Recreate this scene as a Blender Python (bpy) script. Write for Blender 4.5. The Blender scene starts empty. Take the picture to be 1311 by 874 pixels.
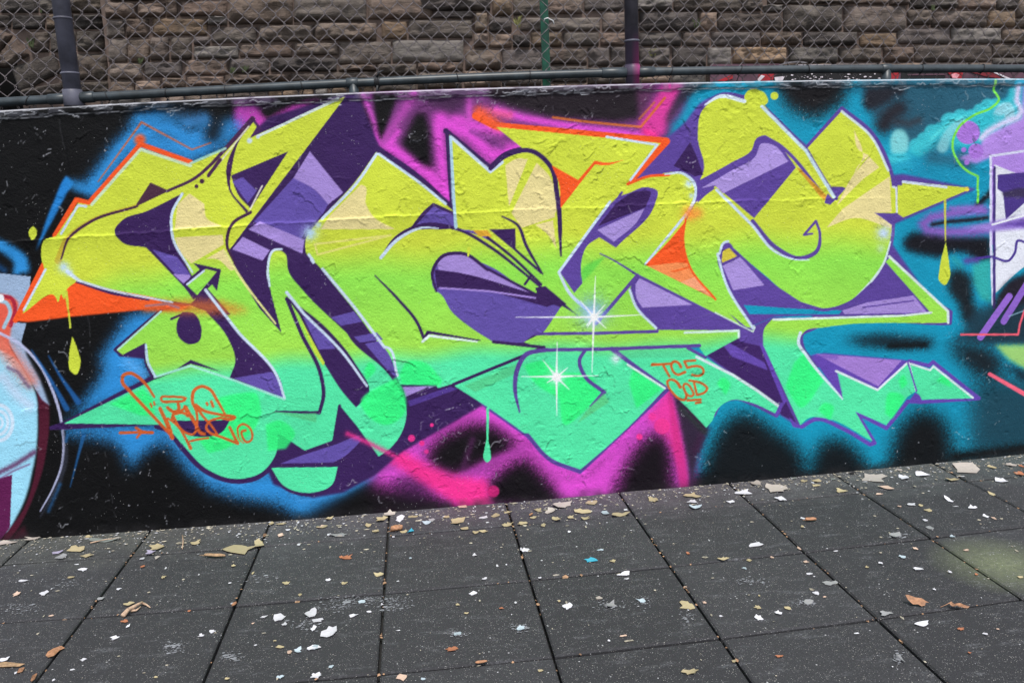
import bpy, bmesh, math, random
import numpy as np
from mathutils import Vector, Matrix, noise
random.seed(7); RNG = np.random.RandomState(11)
SC = bpy.context.scene; COL = SC.collection

# ---------------------------------------------------------------- camera (solved from the paving grid and the wall edges)
S = 0.6                                     # side of a paving tile, metres
LF, LK = 1087.93, -0.077                    # lens: focal length in photo pixels, barrel term
YAW, PITCH, ROLL = 0.1089, 0.1766, 0.0450
CAMH, GX0, WALLD, ROW1, WALLH = 2.6438*S, -3.3604*S, 6.9119*S, 0.5153*S, 3.4527*S
FB = 1073.0                                 # focal length of the straight-line camera used here
C0 = np.array([655.5, 437.0])
def _basis():
    cy, sy, cp, sp, cr, sr = math.cos(YAW), math.sin(YAW), math.cos(PITCH), math.sin(PITCH), math.cos(ROLL), math.sin(ROLL)
    fwd = np.array([sy*cp, cy*cp, -sp]); right = np.array([cy, -sy, 0.0]); down = np.cross(fwd, right)
    return np.array([cr*right+sr*down, -sr*right+cr*down, fwd])
RM = _basis(); CAM = np.array([0.0, 0.0, CAMH])
cam = bpy.data.cameras.new('camera'); camo = bpy.data.objects.new('camera', cam); COL.objects.link(camo)
cam.sensor_fit = 'HORIZONTAL'; cam.sensor_width = 36.0; cam.lens = FB/1311*36.0
cam.clip_start = 0.05; cam.clip_end = 2000
M3 = Matrix(np.array([RM[0], -RM[1], -RM[2]]).T.tolist())
camo.matrix_world = Matrix.Translation(CAM.tolist()) @ M3.to_4x4()
SC.camera = camo

# ---------------------------------------------------------------- light: high thin cloud, soft sun from behind the viewer
SUN_EL, SUN_AZ = 62.0, 172.0                # degrees; azimuth from +Y clockwise
w = bpy.data.worlds.new('World'); SC.world = w; w.use_nodes = True
nt = w.node_tree; nt.nodes.clear()
sky = nt.nodes.new('ShaderNodeTexSky'); sky.sky_type = 'NISHITA'; sky.sun_disc = False
sky.sun_elevation = math.radians(SUN_EL); sky.sun_rotation = math.radians(SUN_AZ)
hs = nt.nodes.new('ShaderNodeHueSaturation'); hs.inputs['Saturation'].default_value = 0.35
bg = nt.nodes.new('ShaderNodeBackground'); bg.inputs['Strength'].default_value = 0.15
wo = nt.nodes.new('ShaderNodeOutputWorld')
nt.links.new(sky.outputs[0], hs.inputs['Color']); nt.links.new(hs.outputs[0], bg.inputs['Color']); nt.links.new(bg.outputs[0], wo.inputs[0])
sun = bpy.data.lights.new('sun', 'SUN'); sun.energy = 2.4; sun.angle = math.radians(9); sun.color = (1.0, 0.96, 0.9)
suno = bpy.data.objects.new('sun', sun); COL.objects.link(suno)
_a, _e = math.radians(SUN_AZ), math.radians(SUN_EL)
sd = Vector((math.sin(_a)*math.cos(_e), math.cos(_a)*math.cos(_e), math.sin(_e)))
suno.rotation_euler = sd.to_track_quat('Z', 'Y').to_euler()
SC.view_settings.view_transform = 'Standard'; SC.view_settings.look = 'None'
SC.view_settings.exposure = 0.45; SC.view_settings.gamma = 1.0

# ---------------------------------------------------------------- geometry of the view
def lens_px(P):
    q = (np.atleast_2d(P)-CAM) @ RM.T
    u = q[:, :2]/q[:, 2:3]; r2 = (u**2).sum(1, keepdims=True)
    return C0+LF*u*(1+LK*r2)
def px_of(P):
    q = (np.atleast_2d(P)-CAM) @ RM.T
    return C0+FB*q[:, :2]/q[:, 2:3]
def ray(px):
    px = np.atleast_2d(np.array(px, float))
    return np.c_[(px-C0)/FB, np.ones(len(px))] @ RM
def on_ground(px, z=0.0):
    d = ray(px); t = (z-CAMH)/d[:, 2]
    return CAM+d*t[:, None]
def on_plane(px, y):
    d = ray(px); t = y/d[:, 1]
    return CAM+d*t[:, None]
# the painted wall is very slightly bowed in plan: its foot is a smooth curve y = wall_y(x)
_xs = np.linspace(-4.2, 6.6, 220)
_foot = on_ground(lens_px(np.c_[_xs, np.full(220, WALLD), np.zeros(220)]))
_cf = np.polyfit(_foot[:, 0], _foot[:, 1], 4)
def wall_y(x): return np.polyval(_cf, np.clip(x, -3.6, 5.6))
def on_wall(px, off=0.0):
    d = ray(px); t = np.full(len(d), WALLD)/d[:, 1]
    for _ in range(12):
        P = CAM+d*t[:, None]
        t = t+(wall_y(P[:, 0])+off-P[:, 1])/d[:, 1]
    return CAM+d*t[:, None]
_tp = on_wall(lens_px(np.c_[_xs, np.full(220, WALLD), np.full(220, WALLH)]))
_ct = np.polyfit(_tp[:, 0], _tp[:, 2], 4)
def wall_top(x): return np.polyval(_ct, np.clip(x, -3.6, 5.6))

# ---------------------------------------------------------------- helpers
def link(o, parent=None):
    COL.objects.link(o)
    if parent: o.parent = parent
    return o
def thing(name, label, cat, loc=(0, 0, 0), group=None, kind=None):
    o = bpy.data.objects.new(name, None); o.empty_display_size = .1; link(o); o.location = loc
    if label: o['label'] = label
    if cat: o['category'] = cat
    if group: o['group'] = group
    if kind: o['kind'] = kind
    return o
def tag(o, label=None, cat=None, group=None, kind=None):
    if label: o['label'] = label
    if cat: o['category'] = cat
    if group: o['group'] = group
    if kind: o['kind'] = kind
    return o
def obj(name, data, mat=None, parent=None, loc=None):
    """One mesh object from a bmesh or (verts, faces); verts are in the parent's space."""
    me = bpy.data.meshes.new(name)
    if isinstance(data, bmesh.types.BMesh): data.to_mesh(me); data.free()
    else: me.from_pydata([tuple(map(float, v)) for v in data[0]], [], [tuple(map(int, f)) for f in data[1]])
    me.update()
    o = bpy.data.objects.new(name, me); link(o, parent)
    if mat: me.materials.append(mat)
    if loc is not None: o.location = loc
    return o
def smooth(o, on=True):
    o.data.polygons.foreach_set('use_smooth', [on]*len(o.data.polygons)); return o
def fast_mesh(name, V, Q, mat=None, parent=None):
    me = bpy.data.meshes.new(name); n = len(Q)
    me.vertices.add(len(V)); me.vertices.foreach_set('co', np.ascontiguousarray(V, np.float32).ravel())
    me.loops.add(n*4); me.loops.foreach_set('vertex_index', np.ascontiguousarray(Q, np.int32).ravel())
    me.polygons.add(n); me.polygons.foreach_set('loop_start', np.arange(n, dtype=np.int32)*4)
    me.update(calc_edges=True)
    o = bpy.data.objects.new(name, me); link(o, parent)
    if mat: me.materials.append(mat)
    return o
def tube(V, F, path, r, sides=8, cap=True):
    """Append a tube along path (list of 3-vectors) with radius r (number or list)."""
    path = [Vector(p) for p in path]; n = len(path); b0 = len(V)
    rs = r if hasattr(r, '__len__') else [r]*n
    up = None
    for i, p in enumerate(path):
        t = (path[min(i+1, n-1)]-path[max(i-1, 0)]).normalized()
        if up is None: up = Vector((0, 1, 0)) if abs(t.y) < .9 else Vector((1, 0, 0))
        a = t.cross(up).normalized(); b = a.cross(t).normalized(); up = b
        for k in range(sides):
            an = 2*math.pi*k/sides
            V.append(p+(a*math.cos(an)+b*math.sin(an))*rs[i])
    for i in range(n-1):
        for k in range(sides):
            k2 = (k+1) % sides
            F.append((b0+i*sides+k, b0+i*sides+k2, b0+(i+1)*sides+k2, b0+(i+1)*sides+k))
    if cap:
        F.append(tuple(b0+k for k in reversed(range(sides)))); F.append(tuple(b0+(n-1)*sides+k for k in range(sides)))

# ---------------------------------------------------------------- materials
def lin(c):
    c = np.asarray(c, float)/255
    return np.where(c <= .04045, c/12.92, ((c+.055)/1.055)**2.4)
def rgba(c): return (*[float(v) for v in lin(c)], 1.0)
class NT:
    def __init__(self, name):
        self.m = bpy.data.materials.new(name); self.m.use_nodes = True; self.t = self.m.node_tree
        self.t.nodes.clear(); self.out = self.n('ShaderNodeOutputMaterial'); self.b = self.n('ShaderNodeBsdfPrincipled')
        self.l(self.b.outputs[0], self.out.inputs[0])
    def n(self, ty, **kw):
        x = self.t.nodes.new(ty)
        for k, v in kw.items():
            if k in x.inputs: x.inputs[k].default_value = v
            else: setattr(x, k, v)
        return x
    def l(self, a, b): self.t.links.new(a, b)
    def pos(self): return self.n('ShaderNodeTexCoord').outputs['Object']
    def gpos(self): return self.n('ShaderNodeNewGeometry').outputs['Position']
    def noise(self, vec, scale, detail=4, rough=.55, out='Fac'):
        x = self.n('ShaderNodeTexNoise', Scale=scale, Detail=detail, Roughness=rough); self.l(vec, x.inputs['Vector']); return x.outputs[out]
    def ramp(self, fac, stops):
        r = self.n('ShaderNodeValToRGB'); e = r.color_ramp.elements
        while len(e) < len(stops): e.new(.5)
        for i, (p, c) in enumerate(stops): e[i].position = p; e[i].color = c if len(c) == 4 else (*c, 1)
        self.l(fac, r.inputs[0]); return r.outputs[0]
    def mix(self, fac, a, b, mode='MIX'):
        x = self.n('ShaderNodeMix', data_type='RGBA', blend_type=mode)
        for s, v in ((0, fac), (6, a), (7, b)):
            if hasattr(v, 'node'): self.l(v, x.inputs[s])
            else: x.inputs[s].default_value = v
        return x.outputs[2]
    def math(self, op, a, b=0.0, c=0.0):
        x = self.n('ShaderNodeMath', operation=op)
        for i, v in enumerate((a, b, c)):
            if hasattr(v, 'node'): self.l(v, x.inputs[i])
            else: x.inputs[i].default_value = v
        return x.outputs[0]
    def maprange(self, v, a, b, c=0.0, d=1.0):
        x = self.n('ShaderNodeMapRange'); self.l(v, x.inputs[0])
        for i, q in enumerate((a, b, c, d)): x.inputs[i+1].default_value = q
        return x.outputs[0]
    def bump(self, h, dist, strength=1.0):
        x = self.n('ShaderNodeBump', Distance=dist, Strength=strength); self.l(h, x.inputs['Height']); self.l(x.outputs[0], self.b.inputs['Normal'])
    def base(self, c):
        if hasattr(c, 'node'): self.l(c, self.b.inputs['Base Color'])
        else: self.b.inputs['Base Color'].default_value = c
    def rough(self, r):
        if hasattr(r, 'node'): self.l(r, self.b.inputs['Roughness'])
        else: self.b.inputs['Roughness'].default_value = r
W4 = (1, 1, 1, 1); K4 = (0, 0, 0, 1)

def mat_mural():
    t = NT('spray_paint_on_render'); g = t.gpos()
    a = t.n('ShaderNodeAttribute', attribute_name='paint'); c = a.outputs['Color']
    blot = t.noise(g, 3.2, 5, .6); fine = t.noise(g, 130, 3, .6)
    c = t.mix(1.0, c, t.ramp(blot, [(.3, (.90, .90, .90)), (.7, (1.05, 1.05, 1.05))]), 'MULTIPLY')
    c = t.mix(1.0, c, t.ramp(fine, [(.3, (.93, .93, .93)), (.7, (1.04, 1.04, 1.04))]), 'MULTIPLY')
    # pinholes and worn flecks where the paint has gone
    v = t.n('ShaderNodeTexVoronoi', Scale=70.0, Randomness=1.0); t.l(g, v.inputs['Vector'])
    sp = t.math('MULTIPLY', t.math('LESS_THAN', v.outputs['Distance'], .09), t.math('GREATER_THAN', t.noise(g, 5.5, 3), .60))
    c = t.mix(t.math('MULTIPLY', sp, .75), c, rgba((190, 190, 190)))
    t.base(c); t.rough(t.maprange(t.noise(g, 14, 3), .3, .7, .42, .66)); t.b.inputs['Specular IOR Level'].default_value = .13
    h = t.math('ADD', t.math('MULTIPLY', t.noise(g, 95, 4, .65), 1.0), t.math('MULTIPLY', t.noise(g, 260, 2), .5))
    t.bump(h, .005, .75)
    return t.m
def mat_concrete(name, c, sc=4):
    t = NT(name); g = t.gpos()
    n = t.noise(g, sc, 6, .65)
    t.base(t.ramp(n, [(.3, rgba([v*.7 for v in c])), (.7, rgba(c))])); t.rough(.85); t.bump(t.noise(g, 60, 4), .004, .5)
    return t.m
def mat_rubber():
    t = NT('rubber_crumb'); g = t.gpos(); oi = t.n('ShaderNodeObjectInfo')
    sep = t.n('ShaderNodeSeparateXYZ'); t.l(g, sep.inputs[0])
    crumb = t.noise(g, 260, 2, .7); big = t.noise(g, 2.2, 5, .6)
    c = t.ramp(crumb, [(.25, rgba((39, 39, 41))), (.5, rgba((55, 55, 58))), (.8, rgba((83, 83, 87)))])
    c = t.mix(t.maprange(big, .3, .75, 0, .35), c, rgba((68, 68, 72)))
    c = t.mix(t.maprange(oi.outputs['Random'], 0, 1, 0, .45), c, rgba((38, 38, 41)))
    # paint mist on the strip along the wall
    e = t.math('ADD', sep.outputs['Y'], t.maprange(t.noise(g, 6, 4), .2, .8, -.18, .18))
    mist = t.math('MULTIPLY', t.maprange(e, WALLD-.42, WALLD-.02, 0, 1), t.maprange(t.noise(g, 40, 4, .7), .3, .7, .3, .8))
    mc = t.ramp(t.maprange(sep.outputs['X'], -2.2, 4.4, 0, 1), [(.1, rgba((112, 116, 108))), (.38, rgba((112, 102, 118))), (.5, rgba((128, 116, 128))), (.66, rgba((118, 120, 118))), (.85, rgba((104, 120, 118)))])
    c = t.mix(t.math('MULTIPLY', mist, .62), c, mc)
    # an olive cloud of overspray by the right-hand end
    d = t.n('ShaderNodeVectorMath', operation='DISTANCE'); t.l(g, d.inputs[0]); d.inputs[1].default_value = OLIVE
    c = t.mix(t.math('MULTIPLY', t.maprange(d.outputs['Value'], .0, .30, .5, 0), t.maprange(t.noise(g, 50, 3), .3, .7, .55, 1)), c, rgba((150, 160, 118)))
    # pale scuffs
    st = t.n('ShaderNodeMapping'); t.l(g, st.inputs[0]); st.inputs['Scale'].default_value = (3.2, 9, 1); st.inputs['Rotation'].default_value = (0, 0, .35)
    sc = t.math('MULTIPLY', t.maprange(t.noise(st.outputs[0], 2.2, 6, .7), .55, .78, 0, 1), t.maprange(t.noise(g, 120, 2), .4, .7, 0, 1))
    c = t.mix(t.math('MULTIPLY', sc, .5), c, rgba((172, 174, 182)))
    # drops and dust of pale paint: three sizes of speck, thicker towards the wall
    near = t.maprange(sep.outputs['Y'], 1.6, WALLD-.1, .0, .10)
    for scale, rad, thr, col in ((60, .19, .60, (186, 186, 190)), (115, .2, .52, (176, 172, 166)), (220, .28, .46, (166, 164, 164))):
        v = t.n('ShaderNodeTexVoronoi', Scale=float(scale)); t.l(g, v.inputs['Vector'])
        cs = t.n('ShaderNodeSeparateColor'); t.l(v.outputs['Color'], cs.inputs[0])
        rr = t.math('MULTIPLY', cs.outputs[0], rad)
        m = t.math('MULTIPLY', t.math('LESS_THAN', v.outputs['Distance'], rr), t.math('GREATER_THAN', t.math('ADD', t.noise(g, 7+scale*.03, 3, .6), near), thr))
        m = t.math('MULTIPLY', m, t.math('GREATER_THAN', cs.outputs[1], .35))
        c = t.mix(t.math('MULTIPLY', m, .85), c, rgba(col))
    t.base(c); t.rough(.82); t.b.inputs['Specular IOR Level'].default_value = .3
    t.bump(t.math('ADD', t.noise(g, 170, 3, .7), t.math('MULTIPLY', crumb, .6)), .003, .6)
    return t.m
def mat_stone():
    t = NT('weathered_sandstone'); g = t.gpos(); oi = t.n('ShaderNodeObjectInfo')
    st = t.n('ShaderNodeMapping'); t.l(g, st.inputs[0]); st.inputs['Scale'].default_value = (1, 1, 3.2)
    n1 = t.noise(st.outputs[0], 7, 7, .68); n2 = t.noise(g, 2.2, 4); n3 = t.noise(g, 38, 4, .7)
    c = t.mix(t.maprange(n1, .36, .66, 0, .75), oi.outputs['Color'], t.mix(.5, oi.outputs['Color'], rgba((58, 52, 48))))
    c = t.mix(t.maprange(n2, .5, .75, 0, .5), c, rgba((128, 120, 112)))
    c = t.mix(t.maprange(t.noise(g, 3.1, 5, .6), .52, .7, 0, .75), c, rgba((50, 46, 43)))
    c = t.mix(t.maprange(n3, .55, .8, 0, .3), c, rgba((150, 138, 126)))
    t.base(c); t.rough(.9); t.bump(t.math('ADD', n1, t.math('MULTIPLY', n3, .35)), .05, .8)
    return t.m
def mat_plain(name, c, rough=.6, var=.25, sc=30, bump=.0, metal=0.0, spec=.4):
    t = NT(name); p = t.gpos(); n = t.noise(p, sc, 5, .6)
    t.base(t.ramp(n, [(.3, rgba([v*(1-var) for v in c])), (.75, rgba([min(255, v*(1+var*.5)) for v in c]))])); t.rough(rough)
    t.b.inputs['Metallic'].default_value = metal; t.b.inputs['Specular IOR Level'].default_value = spec
    if bump: t.bump(t.noise(p, sc*3, 3), bump, .6)
    return t.m
def mat_flake():
    t = NT('dried_paint_flake'); p = t.gpos(); oi = t.n('ShaderNodeObjectInfo'); n = t.noise(p, 60, 5, .65)
    c = t.mix(t.maprange(n, .35, .75, 0, .35), oi.outputs['Color'], t.mix(.55, oi.outputs['Color'], (.08, .08, .08, 1)))
    t.base(c); t.rough(.6); t.bump(t.noise(p, 150, 3), .002, .4)
    return t.m
# ---------------------------------------------------------------- painting the mural (flat spray paint on the wall)
PX0, PY0, PX1, PY1, PS = -330, 40, 1640, 780, 2.0
PW, PH = int((PX1-PX0)*PS), int((PY1-PY0)*PS)
TILE = {'P': (0, 0, 1.0)}
for _k, _x, _y in (('A',0,0),('B',320,0),('C',640,0),('D',981,0),('E',0,200),('F',320,200),('G',640,200),('H',981,200),
                   ('I',0,400),('J',320,400),('K',640,400),('L',981,400)):
    TILE[_k] = (_x, _y, 3.9727)
for _k, _x, _y in (('U',0,120),('V',0,330),('W',380,120),('X',380,330),('Y',811,100),('Z',811,300)):
    TILE[_k] = (_x, _y, 2.622)

def pts(s):
    """'U 75,735 ~140,540 ...' : tile letter, then points; ~ marks a smooth point."""
    out = []; t = TILE['P']
    for w in s.split():
        if w in TILE: t = TILE[w]; continue
        sm = w[0] == '~'
        x, y = w.lstrip('~').split(',')
        out.append((float(x)/t[2]+t[0], float(y)/t[2]+t[1], sm))
    return out

def dense(p, closed):
    n = len(p); out = []
    rng = range(n if closed else n-1)
    for i in rng:
        a, b = p[i], p[(i+1) % n]
        A = np.array(a[:2]); B = np.array(b[:2])
        if not a[2] and not b[2]:
            out.append(A); continue
        if a[2] and (closed or i > 0): Z = np.array(p[i-1][:2])
        else: Z = 2*A-B
        if b[2] and (closed or i+2 < n): D = np.array(p[(i+2) % n][:2])
        else: D = 2*B-A
        L = np.linalg.norm(B-A)+1e-6
        la = np.linalg.norm(A-Z)+1e-6; lb = np.linalg.norm(D-B)+1e-6
        # finite-difference tangents limited by chord length
        Ta = ((B-A)/L*la + (A-Z)/la*L)/(la+L)*L if a[2] else (B-A)
        Tb = ((D-B)/lb*L + (B-A)/L*lb)/(lb+L)*L if b[2] else (B-A)
        m = max(2, int(L/2.5))
        for k in range(m):
            t = k/m; t2 = t*t; t3 = t2*t
            out.append((2*t3-3*t2+1)*A+(t3-2*t2+t)*Ta+(-2*t3+3*t2)*B+(t3-t2)*Tb)
    if not closed: out.append(np.array(p[-1][:2]))
    return np.array(out)

def tocanvas(q): return (q-np.array([PX0, PY0]))*PS

def box1(a, r, ax):
    n = a.shape[ax]
    pad = [(0, 0), (0, 0)]; pad[ax] = (r+1, r)
    c = np.cumsum(np.pad(a, pad, mode='edge'), axis=ax, dtype=np.float32)
    if ax == 0: return (c[2*r+1:2*r+1+n]-c[:n])/(2*r+1)
    return (c[:, 2*r+1:2*r+1+n]-c[:, :n])/(2*r+1)

def blur(a, sig):
    r = max(1, int(round(sig*1.0)))
    for _ in range(3):
        a = box1(box1(a, r, 0), r, 1)
    return a

def poly_mask(q, x0, y0, w, h):
    """Coverage of polygon q (canvas coords) in the window, 3 scanlines per row."""
    m = np.zeros((h, w+1), np.float32)
    P = q-np.array([x0, y0]); Q = np.roll(P, -1, axis=0)
    SUB = 3
    for r in range(h):
        for s in range(SUB):
            yy = r+(s+.5)/SUB
            c = (P[:, 1] <= yy) != (Q[:, 1] <= yy)
            if not c.any(): continue
            a = P[c]; b = Q[c]
            xs = np.sort(a[:, 0]+(yy-a[:, 1])*(b[:, 0]-a[:, 0])/(b[:, 1]-a[:, 1]))
            for k in range(0, len(xs)-1, 2):
                u, v = max(xs[k], 0), min(xs[k+1], w)
                if v <= u: continue
                iu, iv = int(u), int(v)
                m[r, iu] += (1-(u-iu)); m[r, iu+1:iv] += 1
                if iv > iu: m[r, iv] += v-iv
                else: m[r, iu] += (v-iu)-1
    return m[:, :w]/SUB

class Canvas:
    def __init__(self, base):
        self.c = np.empty((PH, PW, 3), np.float32); self.c[:] = np.array(base, np.float32)
        self.rid = np.zeros((PH, PW), np.uint8); self.region = 0
        yy, xx = np.mgrid[0:PH, 0:PW].astype(np.float32)
        self.X = xx/PS+PX0; self.Y = yy/PS+PY0
        g = np.random.RandomState(3).rand(PH, PW).astype(np.float32)-.5
        self.grain = g*.55+box1(box1(g, 1, 0), 1, 1)*2.2          # speckle that sprayed edges break up into
    def win(self, q, pad):
        x0 = max(0, int(q[:, 0].min()-pad)); y0 = max(0, int(q[:, 1].min()-pad))
        x1 = min(PW, int(q[:, 0].max()+pad)+2); y1 = min(PH, int(q[:, 1].max()+pad)+2)
        return x0, y0, x1, y1
    def put(self, m, x0, y0, x1, y1, col, alpha):
        if x1 <= x0 or y1 <= y0: return
        m = np.clip(m, 0, 1)*alpha
        if callable(col): col = col(self.X[y0:y1, x0:x1], self.Y[y0:y1, x0:x1])
        else: col = np.array(col, np.float32)
        w = self.c[y0:y1, x0:x1]
        w += m[..., None]*(col-w)
        if self.region:
            r = self.rid[y0:y1, x0:x1]; r[m > .5] = self.region-1
    def fill(self, s, col, alpha=1, soft=0, clip=None):
        q = tocanvas(dense(pts(s) if isinstance(s, str) else s, True))
        x0, y0, x1, y1 = self.win(q, 2+soft*PS*3.2)
        if x1 <= x0 or y1 <= y0: return
        m = poly_mask(q, x0, y0, x1-x0, y1-y0)
        if soft: m = blur(m, soft*PS)
        if soft >= 2: m = m+self.grain[y0:y1, x0:x1]*m*(1-m)*1.5
        if clip is not None: m = m*clip[y0:y1, x0:x1]
        self.put(m, x0, y0, x1, y1, col, alpha)
    def mask(self, *shapes):
        out = np.zeros((PH, PW), np.float32)
        for s in shapes:
            q = tocanvas(dense(pts(s), True)); x0, y0, x1, y1 = self.win(q, 2)
            out[y0:y1, x0:x1] = np.maximum(out[y0:y1, x0:x1], poly_mask(q, x0, y0, x1-x0, y1-y0))
        return out
    def line(self, s, w, col, alpha=1, soft=0, closed=False, gauss=False, clip=None):
        """Stroke; w in photo pixels, one number or a list spread along the line."""
        q = tocanvas(dense(pts(s) if isinstance(s, str) else s, closed))
        if closed: q = np.vstack([q, q[:1]])
        d = np.r_[0, np.cumsum(np.hypot(*np.diff(q, axis=0).T))]; d /= max(d[-1], 1e-6)
        ws = np.atleast_1d(np.array(w, float))
        r = np.interp(d, np.linspace(0, 1, len(ws)), ws)*PS/2
        pad = r.max()*(3.0 if gauss else 1)+3+soft*PS*2
        x0, y0, x1, y1 = self.win(q, pad)
        if x1 <= x0 or y1 <= y0: return
        D = np.full((y1-y0, x1-x0), 1e6, np.float32)
        for i in range(len(q)-1):
            a, b = q[i], q[i+1]; pd = max(r[i], r[i+1])*(3.0 if gauss else 1)+3+soft*PS*2
            u0 = max(x0, int(min(a[0], b[0])-pd)); u1 = min(x1, int(max(a[0], b[0])+pd)+2)
            v0 = max(y0, int(min(a[1], b[1])-pd)); v1 = min(y1, int(max(a[1], b[1])+pd)+2)
            if u1 <= u0 or v1 <= v0: continue
            X = np.arange(u0, u1, dtype=np.float32)[None]+.5; Y = np.arange(v0, v1, dtype=np.float32)[:, None]+.5
            e = b-a; L2 = max(float(e@e), 1e-6)
            t = np.clip(((X-a[0])*e[0]+(Y-a[1])*e[1])/L2, 0, 1)
            dd = np.hypot(X-a[0]-t*e[0], Y-a[1]-t*e[1])
            rr = r[i]+(r[i+1]-r[i])*t
            val = dd/np.maximum(rr, .2) if gauss else dd-rr
            sub = D[v0-y0:v1-y0, u0-x0:u1-x0]
            np.minimum(sub, val, out=sub)
        if gauss:
            m = np.exp(-np.minimum(D, 20)**2); m = m+self.grain[y0:y1, x0:x1]*m*(1-m)*1.5
        else:
            k = max(1.0, soft*PS*2)
            m = np.clip(.5-D/k, 0, 1)
            if soft: m = m*m*(3-2*m)
        if clip is not None: m = m*clip[y0:y1, x0:x1]
        self.put(m, x0, y0, x1, y1, col, alpha)
    def spray(self, s, w, col, alpha=1, clip=None):
        self.line(s, w, col, alpha, gauss=True, clip=clip)
    def dot(self, s, r, col, alpha=1, soft=0):
        for p in pts(s): self.line([(p[0], p[1], False), (p[0]+.01, p[1], False)], 2*r, col, alpha, soft)
    def puff(self, s, r, col, alpha=1):
        for p in pts(s): self.line([(p[0], p[1], False), (p[0]+.01, p[1], False)], 2*r, col, alpha, gauss=True)
def paint_mural():
    rng = np.random.RandomState(5)
    BLK=(11,11,13); BLU=(42,140,214); MAG=(222,72,208); HOT=(242,45,140); TEAL=(14,146,182)
    DPU=(56,32,86); PUR=(89,65,150); SLA=(95,77,162); LIL=(160,134,208); LI2=(176,152,222)
    YEL=(201,215,60); GRN=(140,222,74); LIM=(160,219,72); MNT=(78,226,162); BMT=(44,248,122)
    CRM=(228,212,146); ORA=(243,84,30); HIL=(198,216,238); WHT=(232,236,244); TAG=(206,92,38)
    c = Canvas(BLK); F=c.fill; L=c.line; S=c.spray; R_BG,R_LET,R_LEFT,R_RIGHT,R_TAG,R_STAR,R_DRIP=range(7)
    def letter(X, Y):
        y1=np.interp(X,[40,110,160,240,300,500,800,1080],[404,374,350,336,334,325,313,303]); y2=np.interp(X,[150,350,520,800,1000],[480,468,455,444,437])
        Y=Y+3*np.sin(X*.021)+2*np.sin(X*.053+1)
        out=np.empty(X.shape+(3,),np.float32)
        t1=np.clip((Y-(y1-22))/56,0,1); t1=t1*t1*(3-2*t1)
        t2=np.clip((Y-(y1+30))/np.maximum(y2-16-(y1+30),5),0,1)
        t3=np.clip((Y-(y2-20))/34,0,1); t3=t3*t3*(3-2*t3)
        for k in range(3):
            a=YEL[k]+(GRN[k]-YEL[k])*t1; a=a+(LIM[k]-a)*t2*.8; out[...,k]=a+(MNT[k]-a)*t3
        return out
    # ------------------------------------------------------------ sprayed background
    F('P 868,60 1700,60 1700,720 872,720 880,590 840,470 850,300 838,210',TEAL,1,10)
    # dark passages in the teal
    F('Y 465,-10 730,-10 705,85 605,140 510,95',(22,20,24),1,8); S('Y 100,70 250,10',16,(20,40,50),.8)
    S('Y 130,120 175,40',14,BLK,.7)
    F('Z 200,860 240,760 ~285,665 ~345,602 ~410,612 470,655 540,700 575,750 590,860',(14,17,21),.98,9)
    F('Z 585,860 600,750 ~640,692 ~700,690 760,735 790,775 800,860',(14,17,21),.97,8.5)
    F('Z 845,860 862,730 ~900,640 ~965,590 ~1025,605 ~1065,665 1075,740 1110,860',(13,16,20),1,9.5)
    F('Z 150,805 600,800 780,795 850,778 1100,755 1311,715 1700,690 1700,920 150,920',(14,17,21),.97,4.5)
    F('Z 1140,480 1250,470 1700,560 1700,760 1120,740',(27,58,72),.9,12); S('Z 1080,745 1311,720',16,BLK,.9)
    F('Z 700,350 830,335 1010,350 1000,380 880,385 780,375',(20,26,34),.95,5); S('Z 860,375 980,370',9,BLK,.8)
    F('Z 1050,370 1140,360 1230,400 1240,470 1180,490 1110,440',(22,24,30),.95,8)
    # magenta
    TILE['Q']=(400,100,4.37)
    F('P 452,100 700,100 880,96 876,150 838,195 720,190 640,300 560,290 480,185',(112,52,116),1,5)
    S('Q 350,330 520,440 650,540 770,660',17,MAG); S('Q 740,640 725,480 705,300 720,220',16,MAG); S('Q 640,500 700,600 760,640',12,MAG)
    S('Q 720,240 880,310 1000,430 1130,400 1180,380',20,MAG); S('Q 800,230 900,260 1050,300',14,MAG,.9); S('Q 870,110 880,230',10,(196,72,186),.95)
    S('Q 285,90 330,200 392,350',7,(186,70,178),.95); S('Q 570,90 500,200 400,350',13,(172,66,166),.95); S('Q 480,300 440,360',9,MAG,.8)
    F('Q 335,80 480,90 384,345 374,335',(14,12,16),1,2.2); F('Q 495,372 580,200 630,190 655,290 668,520 600,470',(14,12,16),1,3.5)
    F('Q 590,70 900,70 850,150 790,200 640,150',(58,34,64),.85,5); S('Q 890,300 1060,390',7,(120,52,130),.6)
    S('C -20,560 120,600 420,650 720,690',11,MAG,.95); S('Q 960,180 1100,210',12,(236,90,120),.6)
    F('C -60,430 720,430 712,600 600,622 250,598 60,545 -60,500',(30,24,30),.98,3.6)
    F('C 690,430 800,430 760,520 715,620',(88,48,80),.8,3)
    F('C 700,640 770,540 830,430 940,420 860,600 830,690 740,690',(222,56,156),.95,3); S('C 740,670 790,690',9,HOT,.9)
    F('C 935,420 1010,430 900,560 850,640 845,600',(34,40,52),.85,3); F('C 870,640 960,540 1090,430 1300,400 1200,560 900,720',TEAL,.9,4)
    F('B -70,510 30,535 85,612 200,545 370,500 120,640 60,690 -40,690 -90,640',(200,64,186),.92,3)
    F('A 1120,470 1400,470 1400,540 1240,560',(70,36,84),.6,5)
    # blue halo on the black ground
    S('U 320,300 400,190 470,120 560,110 640,160 700,130',26,BLU,.95); S('U 470,90 560,75 620,90 760,110',24,BLU,.8)
    F('U 320,330 460,110 650,150 800,95 830,120 760,180 640,240 470,190 300,355',BLU,1,8)
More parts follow.
